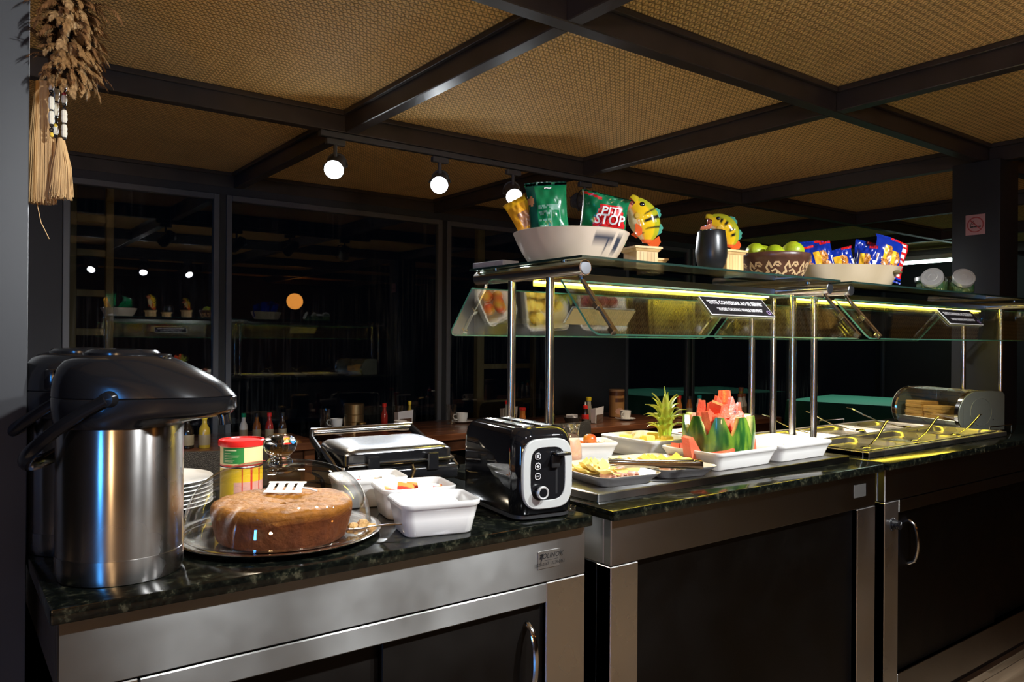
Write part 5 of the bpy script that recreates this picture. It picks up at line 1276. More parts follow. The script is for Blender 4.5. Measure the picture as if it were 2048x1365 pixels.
# leaf jars with steel lids
JG = thin_glass('jar_glass', (0.90, 0.95, 0.91), 0.06); HERB = mat('dried_leaves', (0.03, 0.09, 0.03), 0.6, noise=(60, (0.16, 0.18, 0.04), 0.45, 0.65))
LIDM = mat('spun_lid', (0.60, 0.59, 0.57), 0.36, 0.55)
def jar(loc, rz, tilt, lab):
    t = thing('herb_jar', lab, 'jar', loc, rz)
    rings = []
    for z, w, r in ((0.0005, 0.078, 0.015), (0.004, 0.088, 0.02), (0.055, 0.090, 0.022), (0.074, 0.078, 0.026), (0.080, 0.05, 0.024)): rings.append([(x, y, z) for x, y in rrect(w, w, r, 5)])
    part('glass', MB().loft(rings), JG, t, sharp=60)
    part('leaves', MB().loft([[(x*(1+0.04*math.sin(x*200)), y, z+0.003*math.sin(x*150+y*90)*(z > .03)) for x, y in rrect(w, w, 0.016, 5)] for z, w in ((0.004, 0.072), (0.010, 0.081), (0.046, 0.082), (0.052, 0.06))]), HERB, t, sharp=60)
    lv = MB(); rn = random.Random(int(rz*100))
    for k in range(60):
        a = rn.choice((0, 1, 2, 3)); u = rn.uniform(-.036, .036); z = rn.uniform(0.006, 0.046); s_ = rn.uniform(0.004, 0.008); q = rn.uniform(0, 3)
        p = [Vector((u+s_*math.cos(q)*e-0.4*s_*math.sin(q)*g, -0.0415-0.0008*g, z+s_*math.sin(q)*e+0.4*s_*math.cos(q)*g)) for e, g in ((-1, 0), (0, 1), (1, 0), (0, -1))]
        lv.add([rotz(a*PI/2) @ v for v in p], [(0, 1, 2, 3)])
    o = part('leaf_bits', lv, mat('pale_leaf', (0.22, 0.26, 0.10), 0.6) if 'pale_leaf' not in bpy.data.materials else bpy.data.materials['pale_leaf'], t); o['kind'] = 'stuff'
    M = tr(0, -0.030, 0.058) @ rotx(tilt)
    ld = part('lid', MB().lathe([(0.036, 0.0), (0.0425, 0.001), (0.043, 0.016), (0.041, 0.0195), (0.033, 0.020), (0.032, 0.0185), (0.022, 0.0185), (0.021, 0.0205), (0.012, 0.0205), (0.011, 0.019), (0.0, 0.019)], 36, M=M), LIDM, t)
    part('neck', MB().lathe([(0.034, -0.030), (0.037, -0.012), (0.036, 0.0), (0.0, 0.0)], 30, M=M), JG, t)
    return t
JX, JY = 3.400, 1.508
jar((JX-0.075, JY+0.010, ZQ), R(-78), R(62), 'left herb jar with its steel lid facing the cookie packs')
jar((JX+0.035, JY-0.045, ZQ), R(-50), R(60), 'front herb jar with its steel lid facing forward, right of the cookies')
jar((JX+0.118, JY+0.020, ZQ), R(25), R(60), 'right herb jar with its steel lid turned away, before the column')
jar((JX+0.005, JY+0.065, ZQ), R(150), R(4), 'rear herb jar with its steel lid on top between the others')

# ================================================================== THIRD WORKTOP: PANS AND BREAD
t = thing('steam_table', 'steel frame sunk with six empty food pans', 'steam table', (3.065, 1.642, ZC))
fr = MB(); X0, X1, Y0, Y1 = -0.555, 0.555, -0.288, 0.288
fr.rbox(X0, X1, Y0, Y0+0.022, 0.0005, 0.020, 0.002, 1).rbox(X0, X1, Y1-0.022, Y1, 0.0005, 0.020, 0.002, 1).rbox(X0, X0+0.022, Y0+.022, Y1-.022, 0.0005, 0.020, 0.002, 1).rbox(X1-0.022, X1, Y0+.022, Y1-.022, 0.0005, 0.020, 0.002, 1)
part('frame', fr, STEELD, t)
cw, cd = (1.11-0.044)/3, (0.576-0.044)/2
def pan_mb(w, d):
    m = MB(); rings = []
    for z, i, r in ((0.0182, 0.004, 0.014), (0.0215, 0.0, 0.014), (0.0228, 0.003, 0.014), (0.0225, 0.012, 0.014), (0.0195, 0.016, 0.030), (0.0120, 0.019, 0.034), (0.0020, 0.026, 0.036), (0.0012, 0.040, 0.036)): rings.append([(x, y, z) for x, y in rrect(w-2*i, d-2*i, r, 5)])
    return m.loft(rings, False, True)
pmm = pan_mb(cw-0.003, cd-0.003).mesh('food_pan', STEELD, 40)
nm = (('front left', 'front middle', 'front right'), ('back left', 'back middle', 'back right'))
for j in range(2):
    for i in range(3):
        x = 3.065+X0+0.022+cw*(i+.5); y = 1.642+Y0+0.022+cd*(j+.5)
        tag(ob('food_pan', pmm, None, (x, y, ZC)), '%s empty steel pan of the six on the steam table' % nm[j][i], 'pan', 'empty food pans')
# serving spoons
def spoon(x, y, rz, lab, lift=0.055, L=0.16):
    t = thing('serving_spoon', lab, 'spoon', (x, y, ZC+0.0035), rz)
    part('bowl', MB().ball((-0.085, 0, 0.008), (0.026, 0.018, 0.005), 14, 6), CHROME, t)
    part('handle', MB().tube([(-0.062, 0, 0.008), (-0.02, 0, 0.018), (0.03, 0, 0.030), (L*0.55, 0, 0.030+lift*0.45), (L*0.85, 0, 0.030+lift*0.9), (L, 0, 0.030+lift)], [0.003, 0.0035, 0.004, 0.005, 0.0055, 0.004], 8, flat=0.6), CHROME, t)
spoon(2.765, 1.475, R(10), 'serving spoon leaning out of the front left pan', 0.06)
spoon(3.120, 1.465, R(5), 'serving spoon leaning out of the front middle pan', 0.055)
spoon(3.475, 1.46, R(0), 'serving spoon leaning out of the front right pan', 0.05)
spoon(2.830, 1.810, R(140), 'serving spoon leaning over the back left pan', 0.06)
spoon(3.130, 1.815, R(150), 'curved serving spoon leaning over the back middle pan', 0.06)
spoon(3.470, 1.800, R(120), 'serving spoon leaning over the back right pan', 0.055)
for x, y, lab in ((3.68, 1.40, 'wire spoon rest at the near side of the bread box'), (3.30, 1.96, 'wire spoon rest behind the back pans')):
    solo('spoon_rest', MB().tube([(-0.09, 0, 0.002), (-0.09, 0, 0.035), (0.09, 0, 0.035), (0.09, 0, 0.002)], 0.0025, 6), CHROME, lab, 'spoon rest', (x, y, ZC), (0, 0, R(-5)))

# bread box
t = thing('bread_box', 'rounded steel bread box with clear front holding sliced bread', 'bread box', (3.818, 1.690, ZC), R(-22))
# local y runs along the box, -x is the open front
Lb = 0.205
prof = [(0.125, 0.004), (0.125, 0.155)] + [(0.125-0.30*0+(-0.030)+0.030*math.cos(a)-0.0, 0.155+0.022*math.sin(a)) for a in [PI/2*k/4 for k in range(1, 5)]]
arc = [(-0.020-0.105*math.sin(a), 0.072+0.105*math.cos(a)) for a in [R(0+k*8) for k in range(0, 17)]]
outline = [(0.125, 0.004), (0.125, 0.160), (0.112, 0.175), (0.060, 0.178)] + arc + [(-0.105, 0.010), (-0.095, 0.004)]
BBG = mat('grey_green_metal', (0.20, 0.22, 0.19), 0.4, 0.4)
for s_ in (-1, 1):
    ec = part('end_cap', MB().prism(outline, s_*Lb, s_*(Lb-0.004), 'y'), BBG, t)
    ox = [(p[0]*1.015, p[1]*1.01) for p in outline]; ix = [(p[0]*0.94, p[1]*0.955+0.004) for p in outline]
    m = MB(); n_ = len(outline)
    m.loft([[(p[0], y, p[1]) for p in (ox if k in (0, 1) else ix)] for k, y in enumerate((s_*(Lb-0.006), s_*(Lb-0.026), s_*(Lb-0.026), s_*(Lb-0.006)))]+[[(p[0], s_*(Lb-0.006), p[1]) for p in ox]], False, False)
    part('end_band', m, CHROME, ec)
ring_ = MB().tube([(-0.005+0.058*math.cos(a), -Lb-0.0008, 0.085+0.062*math.sin(a)) for a in [2*PI*k/28 for k in range(29)]], 0.0016, 6, cap=False)
part('pressed_ring', ring_, BBG, t)
part('rivet', MB().lathe([(0, 0.002), (0.003, 0.0015), (0.0035, 0)], 10, M=tr(0.06, -Lb, 0.05) @ rotx(PI/2)), CHROME, t)
part('back', MB().box(0.120, 0.1245, -Lb+0.005, Lb-0.005, 0.004, 0.160), STEELD, t)
part('floor_plate', MB().box(-0.095, 0.120, -Lb+0.005, Lb-0.005, 0.003, 0.006), STEELD, t)
top = [(0.122, 0.160), (0.110, 0.173), (0.060, 0.1765), (-0.020, 0.1755), (-0.045, 0.171)]
part('top_panel', MB().loft([[(a, y, b+o) for a, b in top for o in (0,)]+[(a, y, b-0.003) for a, b in reversed(top)] for y in (-Lb+0.005, Lb-0.005)]), STEELD, t)
part('front_lip', MB().rbox(-0.108, -0.100, -Lb+0.026, Lb-0.026, 0.006, 0.042, 0.002, 1), STEELD, t)
win = [(-0.020-0.103*math.sin(a), 0.072+0.103*math.cos(a)) for a in [R(14+k*8) for k in range(0, 14)]]
part('clear_front', MB().loft([[(a, y, b) for a, b in win]+[(a+0.002, y, b-0.001) for a, b in reversed(win)] for y in (-Lb+0.026, Lb-0.026)]), GUARD, t, sharp=60)
BREAD = colmat('toast_bread', 0.75, 0.0, bump=(220, .4)); 
def breadcol(p):
    e = max(abs(p[0])/0.0506, abs(p[1])/0.0506); c = 0.0 if e < 0.9 else 1.0
    return (0.88-0.30*c, 0.56-0.26*c, 0.20-0.13*c)
bo = [(-0.046, -0.046), (0.046, -0.046), (0.047, 0.020), (0.050, 0.030), (0.046, 0.044), (0.030, 0.050), (0.010, 0.047), (0, 0.045), (-0.010, 0.047), (-0.030, 0.050), (-0.046, 0.044), (-0.050, 0.030), (-0.047, 0.020)]
bmh = MB().loft([[(a*s_*1.1, b*s_*1.1, z) for a, b in bo] for z, s_ in ((0, 0.97), (0.0015, 1), (0.0135, 1), (0.015, 0.97))]).mesh('slice', BREAD, 40, breadcol)
ords = ['bottom', 'second', 'third', 'fourth', 'fifth', 'sixth', 'seventh', 'top']
for st, (a, b, n_, w_) in enumerate(((-0.040, 0.105, 7, 'taller left'), (-0.032, -0.004, 6, 'shorter right'))):
    p = tr(3.818, 1.690, 0) @ rotz(R(-22)) @ Vector((a, b, 0))
    for k in range(n_):
        o = ob('bread_slice', bmh, None, (p.x+random.uniform(-.003, .003), p.y+random.uniform(-.003, .003), ZC+0.0065+k*0.0152), (0, 0, R(-22+90+random.uniform(-5, 5))))
        tag(o, '%s bread slice of the %s stack in the bread box' % ('top' if k == n_-1 else ords[k], w_), 'bread slice', '%s bread stack' % w_)

# no-smoking sticker on the column
t = thing('no_smoking_sign', 'pink and white no-smoking sticker on the right column', 'sign', (4.2612, 1.745, 1.916), R(-90))
part('sticker', MB().rbox(-0.047, 0.047, -0.0012, 0.0, -0.052, 0.052, 0.0004, 1), mat('sticker_pink', (0.42, 0.20, 0.20), 0.5), t)
part('ban_ring', MB().loft([[(r*math.cos(a), -0.0015, r*math.sin(a)) for a in [2*PI*k/40 for k in range(40)]] for r in (0.034, 0.040)], False, False), mat('sticker_red', (0.30, 0.03, 0.03), 0.5), t)
part('cigarette', MB().box(-0.006, 0.026, -0.0016, -0.0012, -0.014, -0.007).box(-0.024, -0.008, -0.0016, -0.0012, -0.014, -0.007).tube([(-0.024, -0.0014, -0.006), (-0.018, -0.0014, 0.012), (-0.008, -0.0014, 0.018), (-0.004, -0.0014, 0.006), (-0.014, -0.0014, 0.004)], 0.0012, 5), BLACKM, t)
part('ban_bar', MB().add([(-0.028, -0.0017, 0.024), (-0.024, -0.0017, 0.028), (0.028, -0.0017, -0.024), (0.024, -0.0017, -0.028)], [(0, 1, 2, 3)]), bpy.data.materials['sticker_red'], t)

# ================================================================== DINING AREA BEHIND THE BUFFET
TBW = wood_mat('table_wood', (0.075, 0.026, 0.012), (0.17, 0.062, 0.028), (2, 14, 14), 0.28, 0.3)
def table(x, y, w, d, lab, cloth=None, rz=0):
    t = thing('dining_table', lab, 'table', (x, y, 0), R(rz))
    if cloth:
        part('tablecloth', MB().loft([[(a, b, z+0.0*math.sin(a*9)) for a, b in rrect(w+o, d+o, 0.02, 3)] for z, o in ((0.45, 0.06), (0.60, 0.03), (0.742, 0.006), (0.7485, 0.0), (0.75, -0.01))], False, True), cloth, t)
    n = 5
    for k in range(n): part('board', MB().rbox(-w/2, w/2, -d/2+d/n*k+0.0008, -d/2+d/n*(k+1)-0.0008, 0.712, 0.7475 if cloth else 0.75, 0.003, 1), TBW, t)
    part('apron', MB().rbox(-w/2+0.05, w/2-0.05, -d/2+0.05, d/2-0.05, 0.64, 0.711, 0.003, 1), TBW, t)
    for sx in (-1, 1):
        for sy in (-1, 1): part('leg', MB().rbox(sx*(w/2-0.06)-0.03, sx*(w/2-0.06)+0.03, sy*(d/2-0.06)-0.03, sy*(d/2-0.06)+0.03, 0, 0.711, 0.004, 1), TBW, t)
table(1.25, 4.30, 0.85, 0.70, 'dark wooden table by the left window behind the airpots')
table(2.54, 4.22, 1.36, 0.72, 'dark wooden table by the windows behind the grill')
table(3.78, 4.02, 1.02, 0.76, 'dark wooden table with brown tin and cup, behind the pineapple')
CLOTH = mat('green_cloth', (0.025, 0.16, 0.10), 0.8, noise=(300, (0.03, 0.20, 0.13), .4, .6))
table(6.35, 5.95, 1.0, 1.0, 'green-clothed table outside beyond the glass behind the pineapple', CLOTH)
table(7.30, 3.95, 1.15, 1.15, 'green-clothed table behind the bread box', CLOTH, 10)
WICK = mat('dark_wicker', (0.020, 0.017, 0.015), 0.5, bump=(260, 0.9))
def chair(x, y, rz, lab):
    t = thing('wicker_chair', lab, 'chair', (x, y, 0), R(rz))
    part('seat', MB().rbox(-0.22, 0.22, -0.21, 0.21, 0.40, 0.45, 0.02, 2), WICK, t)
    bk = MB(); n = 14
    rings = []
    for z, w in ((0.44, 0.215), (0.60, 0.235), (0.76, 0.245), (0.815, 0.235), (0.83, 0.215)):
        ring = [(w*math.sin(a), 0.23-0.06*(1-math.cos(a))*-1*-1+0.10*(math.cos(a)-0.6), z) for a in [R(-70+140*k/n) for k in range(n+1)]]
        ring += [(p[0]*0.93, p[1]-0.022, p[2]) for p in reversed(ring)]
        rings.append(ring)
    part('backrest', bk.loft(rings), WICK, t)
    for sx in (-1, 1):
        part('armrest', MB().tube([(sx*0.215, 0.15, 0.66), (sx*0.235, 0.0, 0.655), (sx*0.225, -0.17, 0.645), (sx*0.215, -0.19, 0.45)], 0.022, 10), WICK, t)
        for sy in (-1, 1): part('leg', MB().tube([(sx*0.19, sy*0.18, 0.41), (sx*0.20, sy*0.195, 0.0)], [0.022, 0.016], 10), WICK, t)
chair(0.98, 3.60, 175, 'dark wicker chair with curved back behind the plates')
chair(2.95, 3.62, 190, 'dark wicker chair behind the toaster')
chair(3.50, 4.62, 5, 'dark wicker chair against the window beyond the napkins')
chair(2.55, 4.72, 0, 'dark wicker chair against the window behind the grill')
chair(6.42, 3.02, 150, 'dark wicker chair at the green-clothed table behind the pans')
# tableware
ZTB = 0.7506
BG = {n: mat('bottle_'+n, c, 0.12, coat=.4) for n, c in dict(dark=(0.03, 0.015, 0.008), amber=(0.22, 0.07, 0.015), red=(0.30, 0.02, 0.015), oil=(0.40, 0.28, 0.03), soy=(0.012, 0.008, 0.006), white=(0.7, 0.68, 0.62), orange=(0.50, 0.16, 0.03), clear=(0.30, 0.28, 0.24)).items()}
CAPS = {n: mat('cap_'+n, c, 0.35) for n, c in dict(green=(0.0, 0.25, 0.10), red=(0.6, 0.02, 0.015), yellow=(0.75, 0.55, 0.02), black=(0.015, 0.015, 0.015), teal=(0.0, 0.22, 0.20), brown=(0.25, 0.08, 0.03), white=(0.75, 0.75, 0.73)).items()}
LABM = mat('bottle_label', (0.26, 0.21, 0.13), 0.5)
def bottle(x, y, h, r, glass, cap, lab, neck=0.5, label=True, grp=None):
    t = thing('condiment_bottle', lab, 'bottle', (x, y, ZTB), 0, grp)
    part('glass', MB().lathe([(0, 0.0004), (r*.92, 0.0004), (r, 0.004), (r, h*0.50), (r*0.85, h*0.60), (r*neck, h*0.72), (r*neck*0.95, h*0.88), (0, h*0.88)], 18), BG[glass], t)
    part('cap', MB().lathe([(r*neck*1.15, h*0.86), (r*neck*1.15, h*0.985), (r*neck, h), (0, h)], 16), CAPS[cap], t)
    if label: part('label', MB().lathe([(r*1.005, h*0.10), (r*1.02, h*0.11), (r*1.02, h*0.40), (r*1.005, h*0.41)], 18), LABM, t)
    return t
for x, y, g, c, lab in ((1.335, 4.22, 'white', 'green', 'green-capped sauce bottle beside the left window'), (1.400, 4.20, 'amber', 'black', 'black-capped amber sauce bottle beside the left window'), (1.462, 4.18, 'red', 'red', 'red-capped pepper sauce bottle beside the left window'), (1.528, 4.16, 'dark', 'black', 'darkest sauce bottle of the four beside the left window')):
    bottle(x, y, 0.150, 0.022, g, c, lab)
bottle(1.010, 4.08, 0.17, 0.032, 'soy', 'black', 'dark soy bottle glimpsed under the airpot spout', 0.45)
bottle(1.085, 4.05, 0.17, 0.028, 'oil', 'yellow', 'yellow oil bottle glimpsed under the airpot spout', 0.45)
bottle(2.255, 4.36, 0.155, 0.022, 'red', 'red', 'red ketchup bottle with white nozzle behind the grill', 0.55, False)
bottle(2.425, 4.34, 0.165, 0.021, 'oil', 'yellow', 'yellow-capped oil bottle behind the grill', 0.45, False)
bottle(3.010, 4.08, 0.16, 0.024, 'clear', 'red', 'clear bottle with red cap above the toaster', 0.6, False)
bottle(3.090, 4.02, 0.115, 0.022, 'orange', 'red', 'short spice jar with wide red lid above the toaster', 0.9, False)
for x, y in ((3.02, 4.07),): pass
def squeeze(x, y, lab):
    t = thing('squeeze_bottle', lab, 'bottle', (x, y, ZTB))
    part('body', MB().lathe([(0, .0004), (0.024, .0004), (0.026, 0.006), (0.023, 0.06), (0.018, 0.10), (0, 0.10)], 18), BG['soy'], t)
    part('band', MB().lathe([(0.0255, 0.03), (0.0262, 0.032), (0.0240, 0.062), (0.0232, 0.063)], 18), CAPS['red'], t)
    part('cap', MB().lathe([(0.018, 0.10), (0.018, 0.118), (0.010, 0.124), (0, 0.124)], 16), CAPS['red'], t)
    part('nozzle', MB().lathe([(0.006, 0.124), (0.003, 0.146), (0, 0.147)], 10), CAPS['white'], t)
squeeze(3.500, 3.86, 'dark red squeeze bottle with white nozzle before the napkins')
bottle(3.640, 3.98, 0.165, 0.024, 'clear', 'yellow', 'yellow-capped bottle behind the napkin holder', 0.7, False)
# napkin holder with napkins
NAPW = mat('napkin_paper', (0.62, 0.60, 0.62), 0.8)
for x, y, rz_, lab in ((3.590, 3.84, 20, 'napkin holder with white napkins behind the toaster'), (2.36, 4.30, 10, 'napkin holder with pale napkins behind the grill'), (3.08, 4.16, 0, 'low napkin holder with white napkins above the toaster')):
    t = thing('napkin_holder', lab, 'napkin holder', (x, y, ZTB), R(rz_))
    part('base', MB().rbox(-0.05, 0.05, -0.022, 0.022, 0.0004, 0.004, 0.001, 1), CHROME, t)
    for s_ in (-1, 1): part('side_plate', MB().rbox(-0.048, 0.048, s_*0.021-0.001, s_*0.021+0.001, 0.004, 0.06, 0.0008, 1), CHROME, t)
    part('napkins', MB().loft([[(-0.055, -0.016, 0.0045), (0.055, -0.016, 0.0045), (0.055, 0.016, 0.0045), (-0.055, 0.016, 0.0045)], [(-0.06, -0.019, 0.105), (0.062, -0.019, 0.112), (0.062, 0.019, 0.10), (-0.06, 0.019, 0.10)]]), NAPW, t)
# drinking glasses
for x, y, lab in ((1.905, 4.46, 'drinking glass behind the grill handle'), (2.40, 4.44, 'drinking glass beside the yellow-capped bottle'), (2.735, 4.33, 'tall drinking glass beside the white cup')):
    solo('drinking_glass', MB().lathe([(0, 0.0004), (0.030, 0.0004), (0.036, 0.13), (0.0345, 0.13), (0.029, 0.008), (0, 0.008)], 28), DOMEGLASS, lab, 'glass', (x, y, ZTB), sharp=50)
# tins
BTIN = mat('brass_tin', (0.35, 0.24, 0.12), 0.35, 0.9)
t = thing('ribbed_tin', 'dim brass ribbed tin by the window behind the grill', 'tin', (2.085, 4.44, ZTB))
part('tin', MB().lathe([(0, 0.0004), (0.062, 0.0004), (0.062, 0.04), (0.060, 0.043), (0.062, 0.046), (0.062, 0.085), (0.060, 0.088), (0.062, 0.091), (0.062, 0.135), (0.0, 0.135)], 36), BTIN, t, sharp=20)
part('lid', MB().lathe([(0.062, 0.1355), (0.0645, 0.1355), (0.0645, 0.152), (0.060, 0.156), (0, 0.157)], 36), BTIN, t)
t = thing('cocoa_tin', 'tall brown and tan labelled tin on the table behind the pineapple', 'tin', (4.010, 4.080, ZTB))
def cocoa(u, v):
    if v > 0.86 or v < 0.03: return 1
    if 0.60 < v < 0.74 and 0.60 < u < 0.80: return 1
    if ((u-.70)/.10)**2+((v-.24)/.13)**2 < 1: return 2
    return 0
part('label', MB().grid(lambda u, v: (0.056*math.cos(2*PI*u), 0.056*math.sin(2*PI*u), 0.001+v*0.185), 72, 40, mf=cocoa), [mat('cocoa_tan', (0.48, 0.24, 0.08), 0.4), mat('cocoa_brown', (0.13, 0.05, 0.02), 0.4), mat('cocoa_pink', (0.70, 0.38, 0.25), 0.4)], t)
part('lid', MB().lathe([(0.056, 0.186), (0.0575, 0.187), (0.0575, 0.200), (0.055, 0.203), (0, 0.203)], 36), mat('cocoa_lid', (0.35, 0.20, 0.10), 0.4), t)
# cups and saucers
cupp = [(0, 0.0004), (0.022, 0.0004), (0.030, 0.006), (0.037, 0.035), (0.039, 0.062), (0.0375, 0.062), (0.0355, 0.036), (0.028, 0.010), (0, 0.008)]
def cup(x, y, rz_, lab, saucer=True):
    z = ZTB
    if saucer:
        solo('saucer', MB().lathe([(0, 0.0004), (0.036, 0.0004), (0.050, 0.006), (0.073, 0.013), (0.0725, 0.0145), (0.050, 0.009), (0.034, 0.004), (0, 0.004)], 36), WHITEC, 'white saucer under the '+lab, 'saucer', (x, y, z)); z += 0.0046
    t = thing('coffee_cup', lab, 'cup', (x, y, z), R(rz_))
    part('cup', MB().lathe(cupp, 36), WHITEC, t, sharp=50)
    part('handle', MB().tube([(0.035, 0, 0.052), (0.056, 0, 0.052), (0.062, 0, 0.036), (0.052, 0, 0.020), (0.033, 0, 0.018)], 0.0042, 8), WHITEC, t)
cup(3.905, 3.885, 200, 'white cup beside the tall brown tin')
cup(2.838, 4.36, 160, 'white cup left of the black toaster')
cup(2.255, 4.15, -30, 'low white cup just above the grill handle')
cup(2.000, 4.50, 150, 'pale cup beside the ribbed tin', False)
# small covered jar
for x, y, lab in ((2.03, 4.22, 'small round jar with gold lid behind the grill'), (3.33, 4.02, 'small round jar with gold lid between the shelf posts')):
    t = thing('sugar_jar', lab, 'jar', (x, y, ZTB))
    part('jar', MB().lathe([(0, .0004), (0.028, .0004), (0.034, 0.01), (0.034, 0.04), (0.028, 0.05), (0, 0.05)], 24), BG['soy'], t)
    part('lid', MB().lathe([(0.029, 0.0505), (0.029, 0.060), (0.024, 0.063), (0, 0.064)], 24), mat('gold_lid', (0.6, 0.42, 0.15), 0.3, 1.0) if 'gold_lid' not in bpy.data.materials else bpy.data.materials['gold_lid'], t)
# wicker sugar basket
t = thing('sachet_basket', 'small dark basket of white sachets beside the squeeze bottle', 'basket', (3.420, 3.905, ZTB))
part('basket', MB().lathe([(0, .0004), (0.04, .0004), (0.058, 0.045), (0.054, 0.045), (0.038, 0.006), (0, 0.006)], 24), WICK, t)
sp_ = MB()
for k in range(10): sp_.rbox(-0.018, 0.018, -0.002, 0.002, 0, 0.045, 0.001, 1, M=tr(random.uniform(-.03, .03), random.uniform(-.02, .02), 0.018) @ rotz(random.uniform(0, 3)) @ rotx(random.uniform(-.5, .5)))
o = part('sachets', sp_, NAPW, t); o['kind'] = 'stuff'
# condiment bottles on a shelf table behind the watermelon
table(4.72, 3.72, 0.70, 0.62, 'dark wooden table crowded with sauce bottles behind the watermelon')
for k, (x, y, h, r, g, c, lab) in enumerate(((4.430, 3.85, 0.155, 0.024, 'orange', 'red', 'orange-red capped sauce bottle behind the pineapple leaves'), (4.520, 3.83, 0.150, 0.024, 'amber', 'black', 'dark-capped sauce bottle beside the teal-capped one'), (4.600, 3.80, 0.155, 0.025, 'white', 'teal', 'teal-capped white bottle behind the pineapple leaves'), (4.700, 3.74, 0.115, 0.030, 'white', 'white', 'white tub between the sauce bottles'), (4.755, 3.68, 0.160, 0.030, 'orange', 'green', 'green-capped bottle of orange sauce left of the watermelon'), (4.850, 3.62, 0.165, 0.028, 'white', 'brown', 'brown-capped white sauce bottle left of the watermelon'), (4.945, 3.66, 0.165, 0.026, 'white', 'brown', 'brown-capped bottle just behind the melon chunks'), (5.020, 3.74, 0.205, 0.028, 'oil', 'brown', 'tallest oil bottle with brown cap behind the melon chunks'))):
    bottle(x, y, h, r, g, c, lab, 0.6)

# ================================================================== FEATHER HEADDRESS ON THE LEFT COLUMN
HX, HY, HZ = 0.185, 1.60, 1.80
t = thing('feather_headdress', 'brown feather headdress with raffia tassels and beads on the left column', 'headdress', (HX, HY, HZ), FACE)
FEA = colmat('feather', 0.75, 0.0, spec=0.08)
def feather_mb(L, w, a0, a1):
    # a curved shaft with fine separate barbs on both sides
    n = 14; m = MB(); x = z = 0.0; sp_ = []
    for i in range(n+1):
        q = i/n; ang = a0+(a1-a0)*q**0.8; sp_.append((x, z, ang, q)); x += L/n*math.sin(ang); z += L/n*math.cos(ang)
    m.tube([(x, 0, z) for x, z, _, _ in sp_], [0.0007*(1-0.7*q) for _, _, _, q in sp_], 4)
    for i in range(2, n+1):
        x, z, ang, q = sp_[i]; T = Vector((math.sin(ang), 0, math.cos(ang))); N_ = Vector((-math.cos(ang), 0, math.sin(ang)))
        for sd in (-1, 1):
            for h in (0.0, 0.2, 0.4, 0.6, 0.8):
                bl = w*2.6*(math.sin(PI*min(1, q*0.85+0.10))**0.7)*rf.uniform(.75, 1.15)
                p0 = Vector((x, 0, z))-T*(L/n*h); d1 = (Vector((0, sd, 0))*0.72+T*0.75+N_*rf.uniform(-.25, .25)).normalized(); d2 = (d1+T*0.7-N_*0.45).normalized()
                p1 = p0+d1*bl*0.55; p2 = p1+d2*bl*0.55; wd = T.cross(d1).normalized().cross(d1)*0.00055
                m.add([p0-wd, p0+wd, p1+wd, p1-wd, p2], [(0, 1, 2, 3), (3, 2, 4)])
    return m
rf = random.Random(9)
def fcol(base, tip, L):
    def f(p):
        q = min(1, math.hypot(p[0], p[2])/(L*0.75)); e = min(1, abs(p[1])/0.007); s_ = 0.82+0.18*math.sin(p[2]*500+abs(p[1])*700+p[0]*300)
        return [max(.004, (b*(1-q)+c*q)*(0.75+0.45*e)*s_) for b, c in zip(base, tip)]
    return f
fms = [feather_mb(L, w, a0, a1).mesh('feather', FEA, 70, fcol(b, tp, L)) for L, w, a0, a1, b, tp in ((0.085, 0.0055, 0.9, 3.0, (0.13, 0.055, 0.018), (0.36, 0.19, 0.07)), (0.075, 0.0058, 1.2, 3.3, (0.20, 0.10, 0.035), (0.46, 0.27, 0.115)), (0.095, 0.0050, 0.6, 2.8, (0.06, 0.025, 0.010), (0.24, 0.11, 0.04)), (0.060, 0.0055, 1.3, 3.6, (0.28, 0.16, 0.065), (0.55, 0.36, 0.18)), (0.110, 0.0085, 0.2, 1.2, (0.03, 0.018, 0.010), (0.10, 0.05, 0.02)))]
rn = random.Random(5)
for k in range(290):
    v = k/289; z = 0.105-0.150*v; rad = 0.010+0.012*math.sin(PI*v)
    a = rn.uniform(-PI*0.62, PI*0.30)
    kd = rn.choice((0, 0, 1, 1, 3, 2)) if a > -1.6 else rn.choice((2, 2, 4, 0))
    o = ob('feather', fms[kd], t, (rad*math.cos(a)-0.004, rad*0.7*math.sin(a), z+rn.uniform(-.006, .006)), (rn.uniform(-.45, .45), rn.uniform(-.35, .25), a+rn.uniform(-.3, .3)))
    o.scale = (rn.uniform(.5, .85),)*3
for k in range(6):
    o = ob('feather', fms[4 if k % 2 else 2], t, (-0.030+0.014*k, -0.005, 0.085), (rn.uniform(-.2, .2), rn.uniform(-.35, .3), rn.uniform(-1, 1))); o.scale = (1.1, 1.1, 1.1)
part('head_band', MB().lathe([(0.012, -0.03), (0.030, -0.02), (0.036, 0.03), (0.030, 0.09), (0.012, 0.10)], 18).xf(Matrix.Diagonal((1, .7, 1, 1))), mat('band_brown', (0.05, 0.028, 0.014), 0.8), t)
RAF = mat('raffia', (0.62, 0.38, 0.15), 0.6, noise=(60, (0.44, 0.25, 0.09), .4, .7), stretch=(1, 1, 0.1))
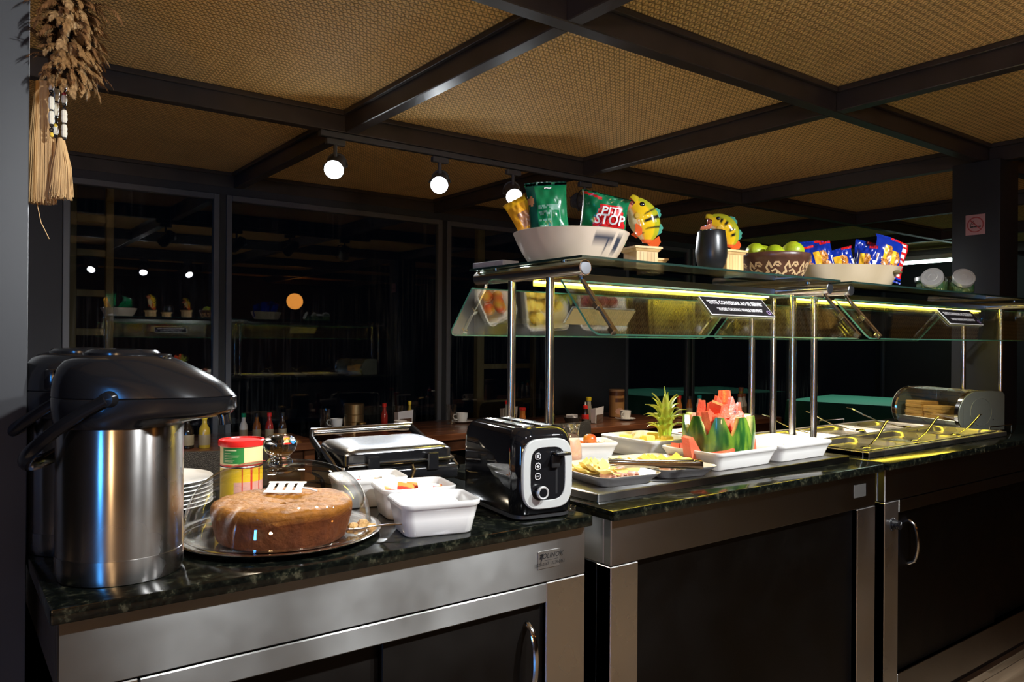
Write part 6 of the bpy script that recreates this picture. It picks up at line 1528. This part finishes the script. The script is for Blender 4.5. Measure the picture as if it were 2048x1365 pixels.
def tassel(cx, cy, z0, z1, r0, r1, n, nm):
    m = MB()
    for k in range(n):
        a = rn.uniform(0, 2*PI); q = math.sqrt(rn.random()); x0, y0 = cx+r0*q*math.cos(a), cy+r0*q*math.sin(a)*.6; x1, y1 = cx+r1*q*math.cos(a)+rn.uniform(-.003, .003), cy+r1*q*math.sin(a)*.6
        zz = z1+rn.uniform(-0.006, 0.006); w = 0.00075
        bx = rn.uniform(-.003, .003)
        pts = [(x0, y0, z0), ((x0+x1)/2+bx+(x1-x0)*.15, (y0+y1)/2, (z0+zz)/2), (x1, y1, zz)]
        m.tube(pts, [w, w*1.1, w*0.6], 3)
    o = part(nm, m, RAF, t); o['kind'] = 'stuff'
tassel(-0.044, 0.0, -0.035, -0.252, 0.012, 0.024, 700, 'long_raffia_tassel')
tassel(-0.004, -0.010, -0.140, -0.245, 0.005, 0.021, 430, 'short_raffia_tassel')
part('loose_strand', MB().tube([(-0.054, 0, -0.25), (-0.045, 0, -0.29), (-0.030, 0, -0.32)], 0.0008, 4), RAF, t)
BW = mat('bead_bone', (0.72, 0.66, 0.52), 0.35); BK = mat('bead_black', (0.01, 0.01, 0.012), 0.2); BY_ = mat('bead_yellow', (0.75, 0.48, 0.05), 0.3); BR_ = mat('bead_red', (0.45, 0.03, 0.04), 0.3)
for k in range(34):
    z = -0.045-0.095*(k/33); a = k*2.1
    mt_ = (BW, BK, BW, BK, BY_ if k > 18 else BW, BK, BR_ if k < 12 else BW)[k % 7]
    s_ = 0.0045 if mt_ is not BW else 0.0062
    part('bead', MB().ball((-0.010+0.012*math.cos(a), -0.012+0.010*math.sin(a), z), (s_*0.8, s_*0.8, s_*(1.6 if mt_ is BW else 1.0)), 8, 6).xf(Matrix.Identity(4)), mt_, t)

# far fluorescent fitting under the ceiling, beyond the cookie packs
t = thing('tube_light', 'pale green lit tube light far behind the cookie packs', 'light', (8.35, 3.80, 2.16))
part('housing', MB().rbox(-0.05, 0.05, -0.55, 0.55, 0.03, 0.078, 0.004, 1), WHITEM, t)
part('tube', MB().tube([(0, -0.52, 0.012), (0, 0.52, 0.012)], 0.016, 12), glow('tube_glow', (0.75, 1.0, 0.88), 9.0), t)
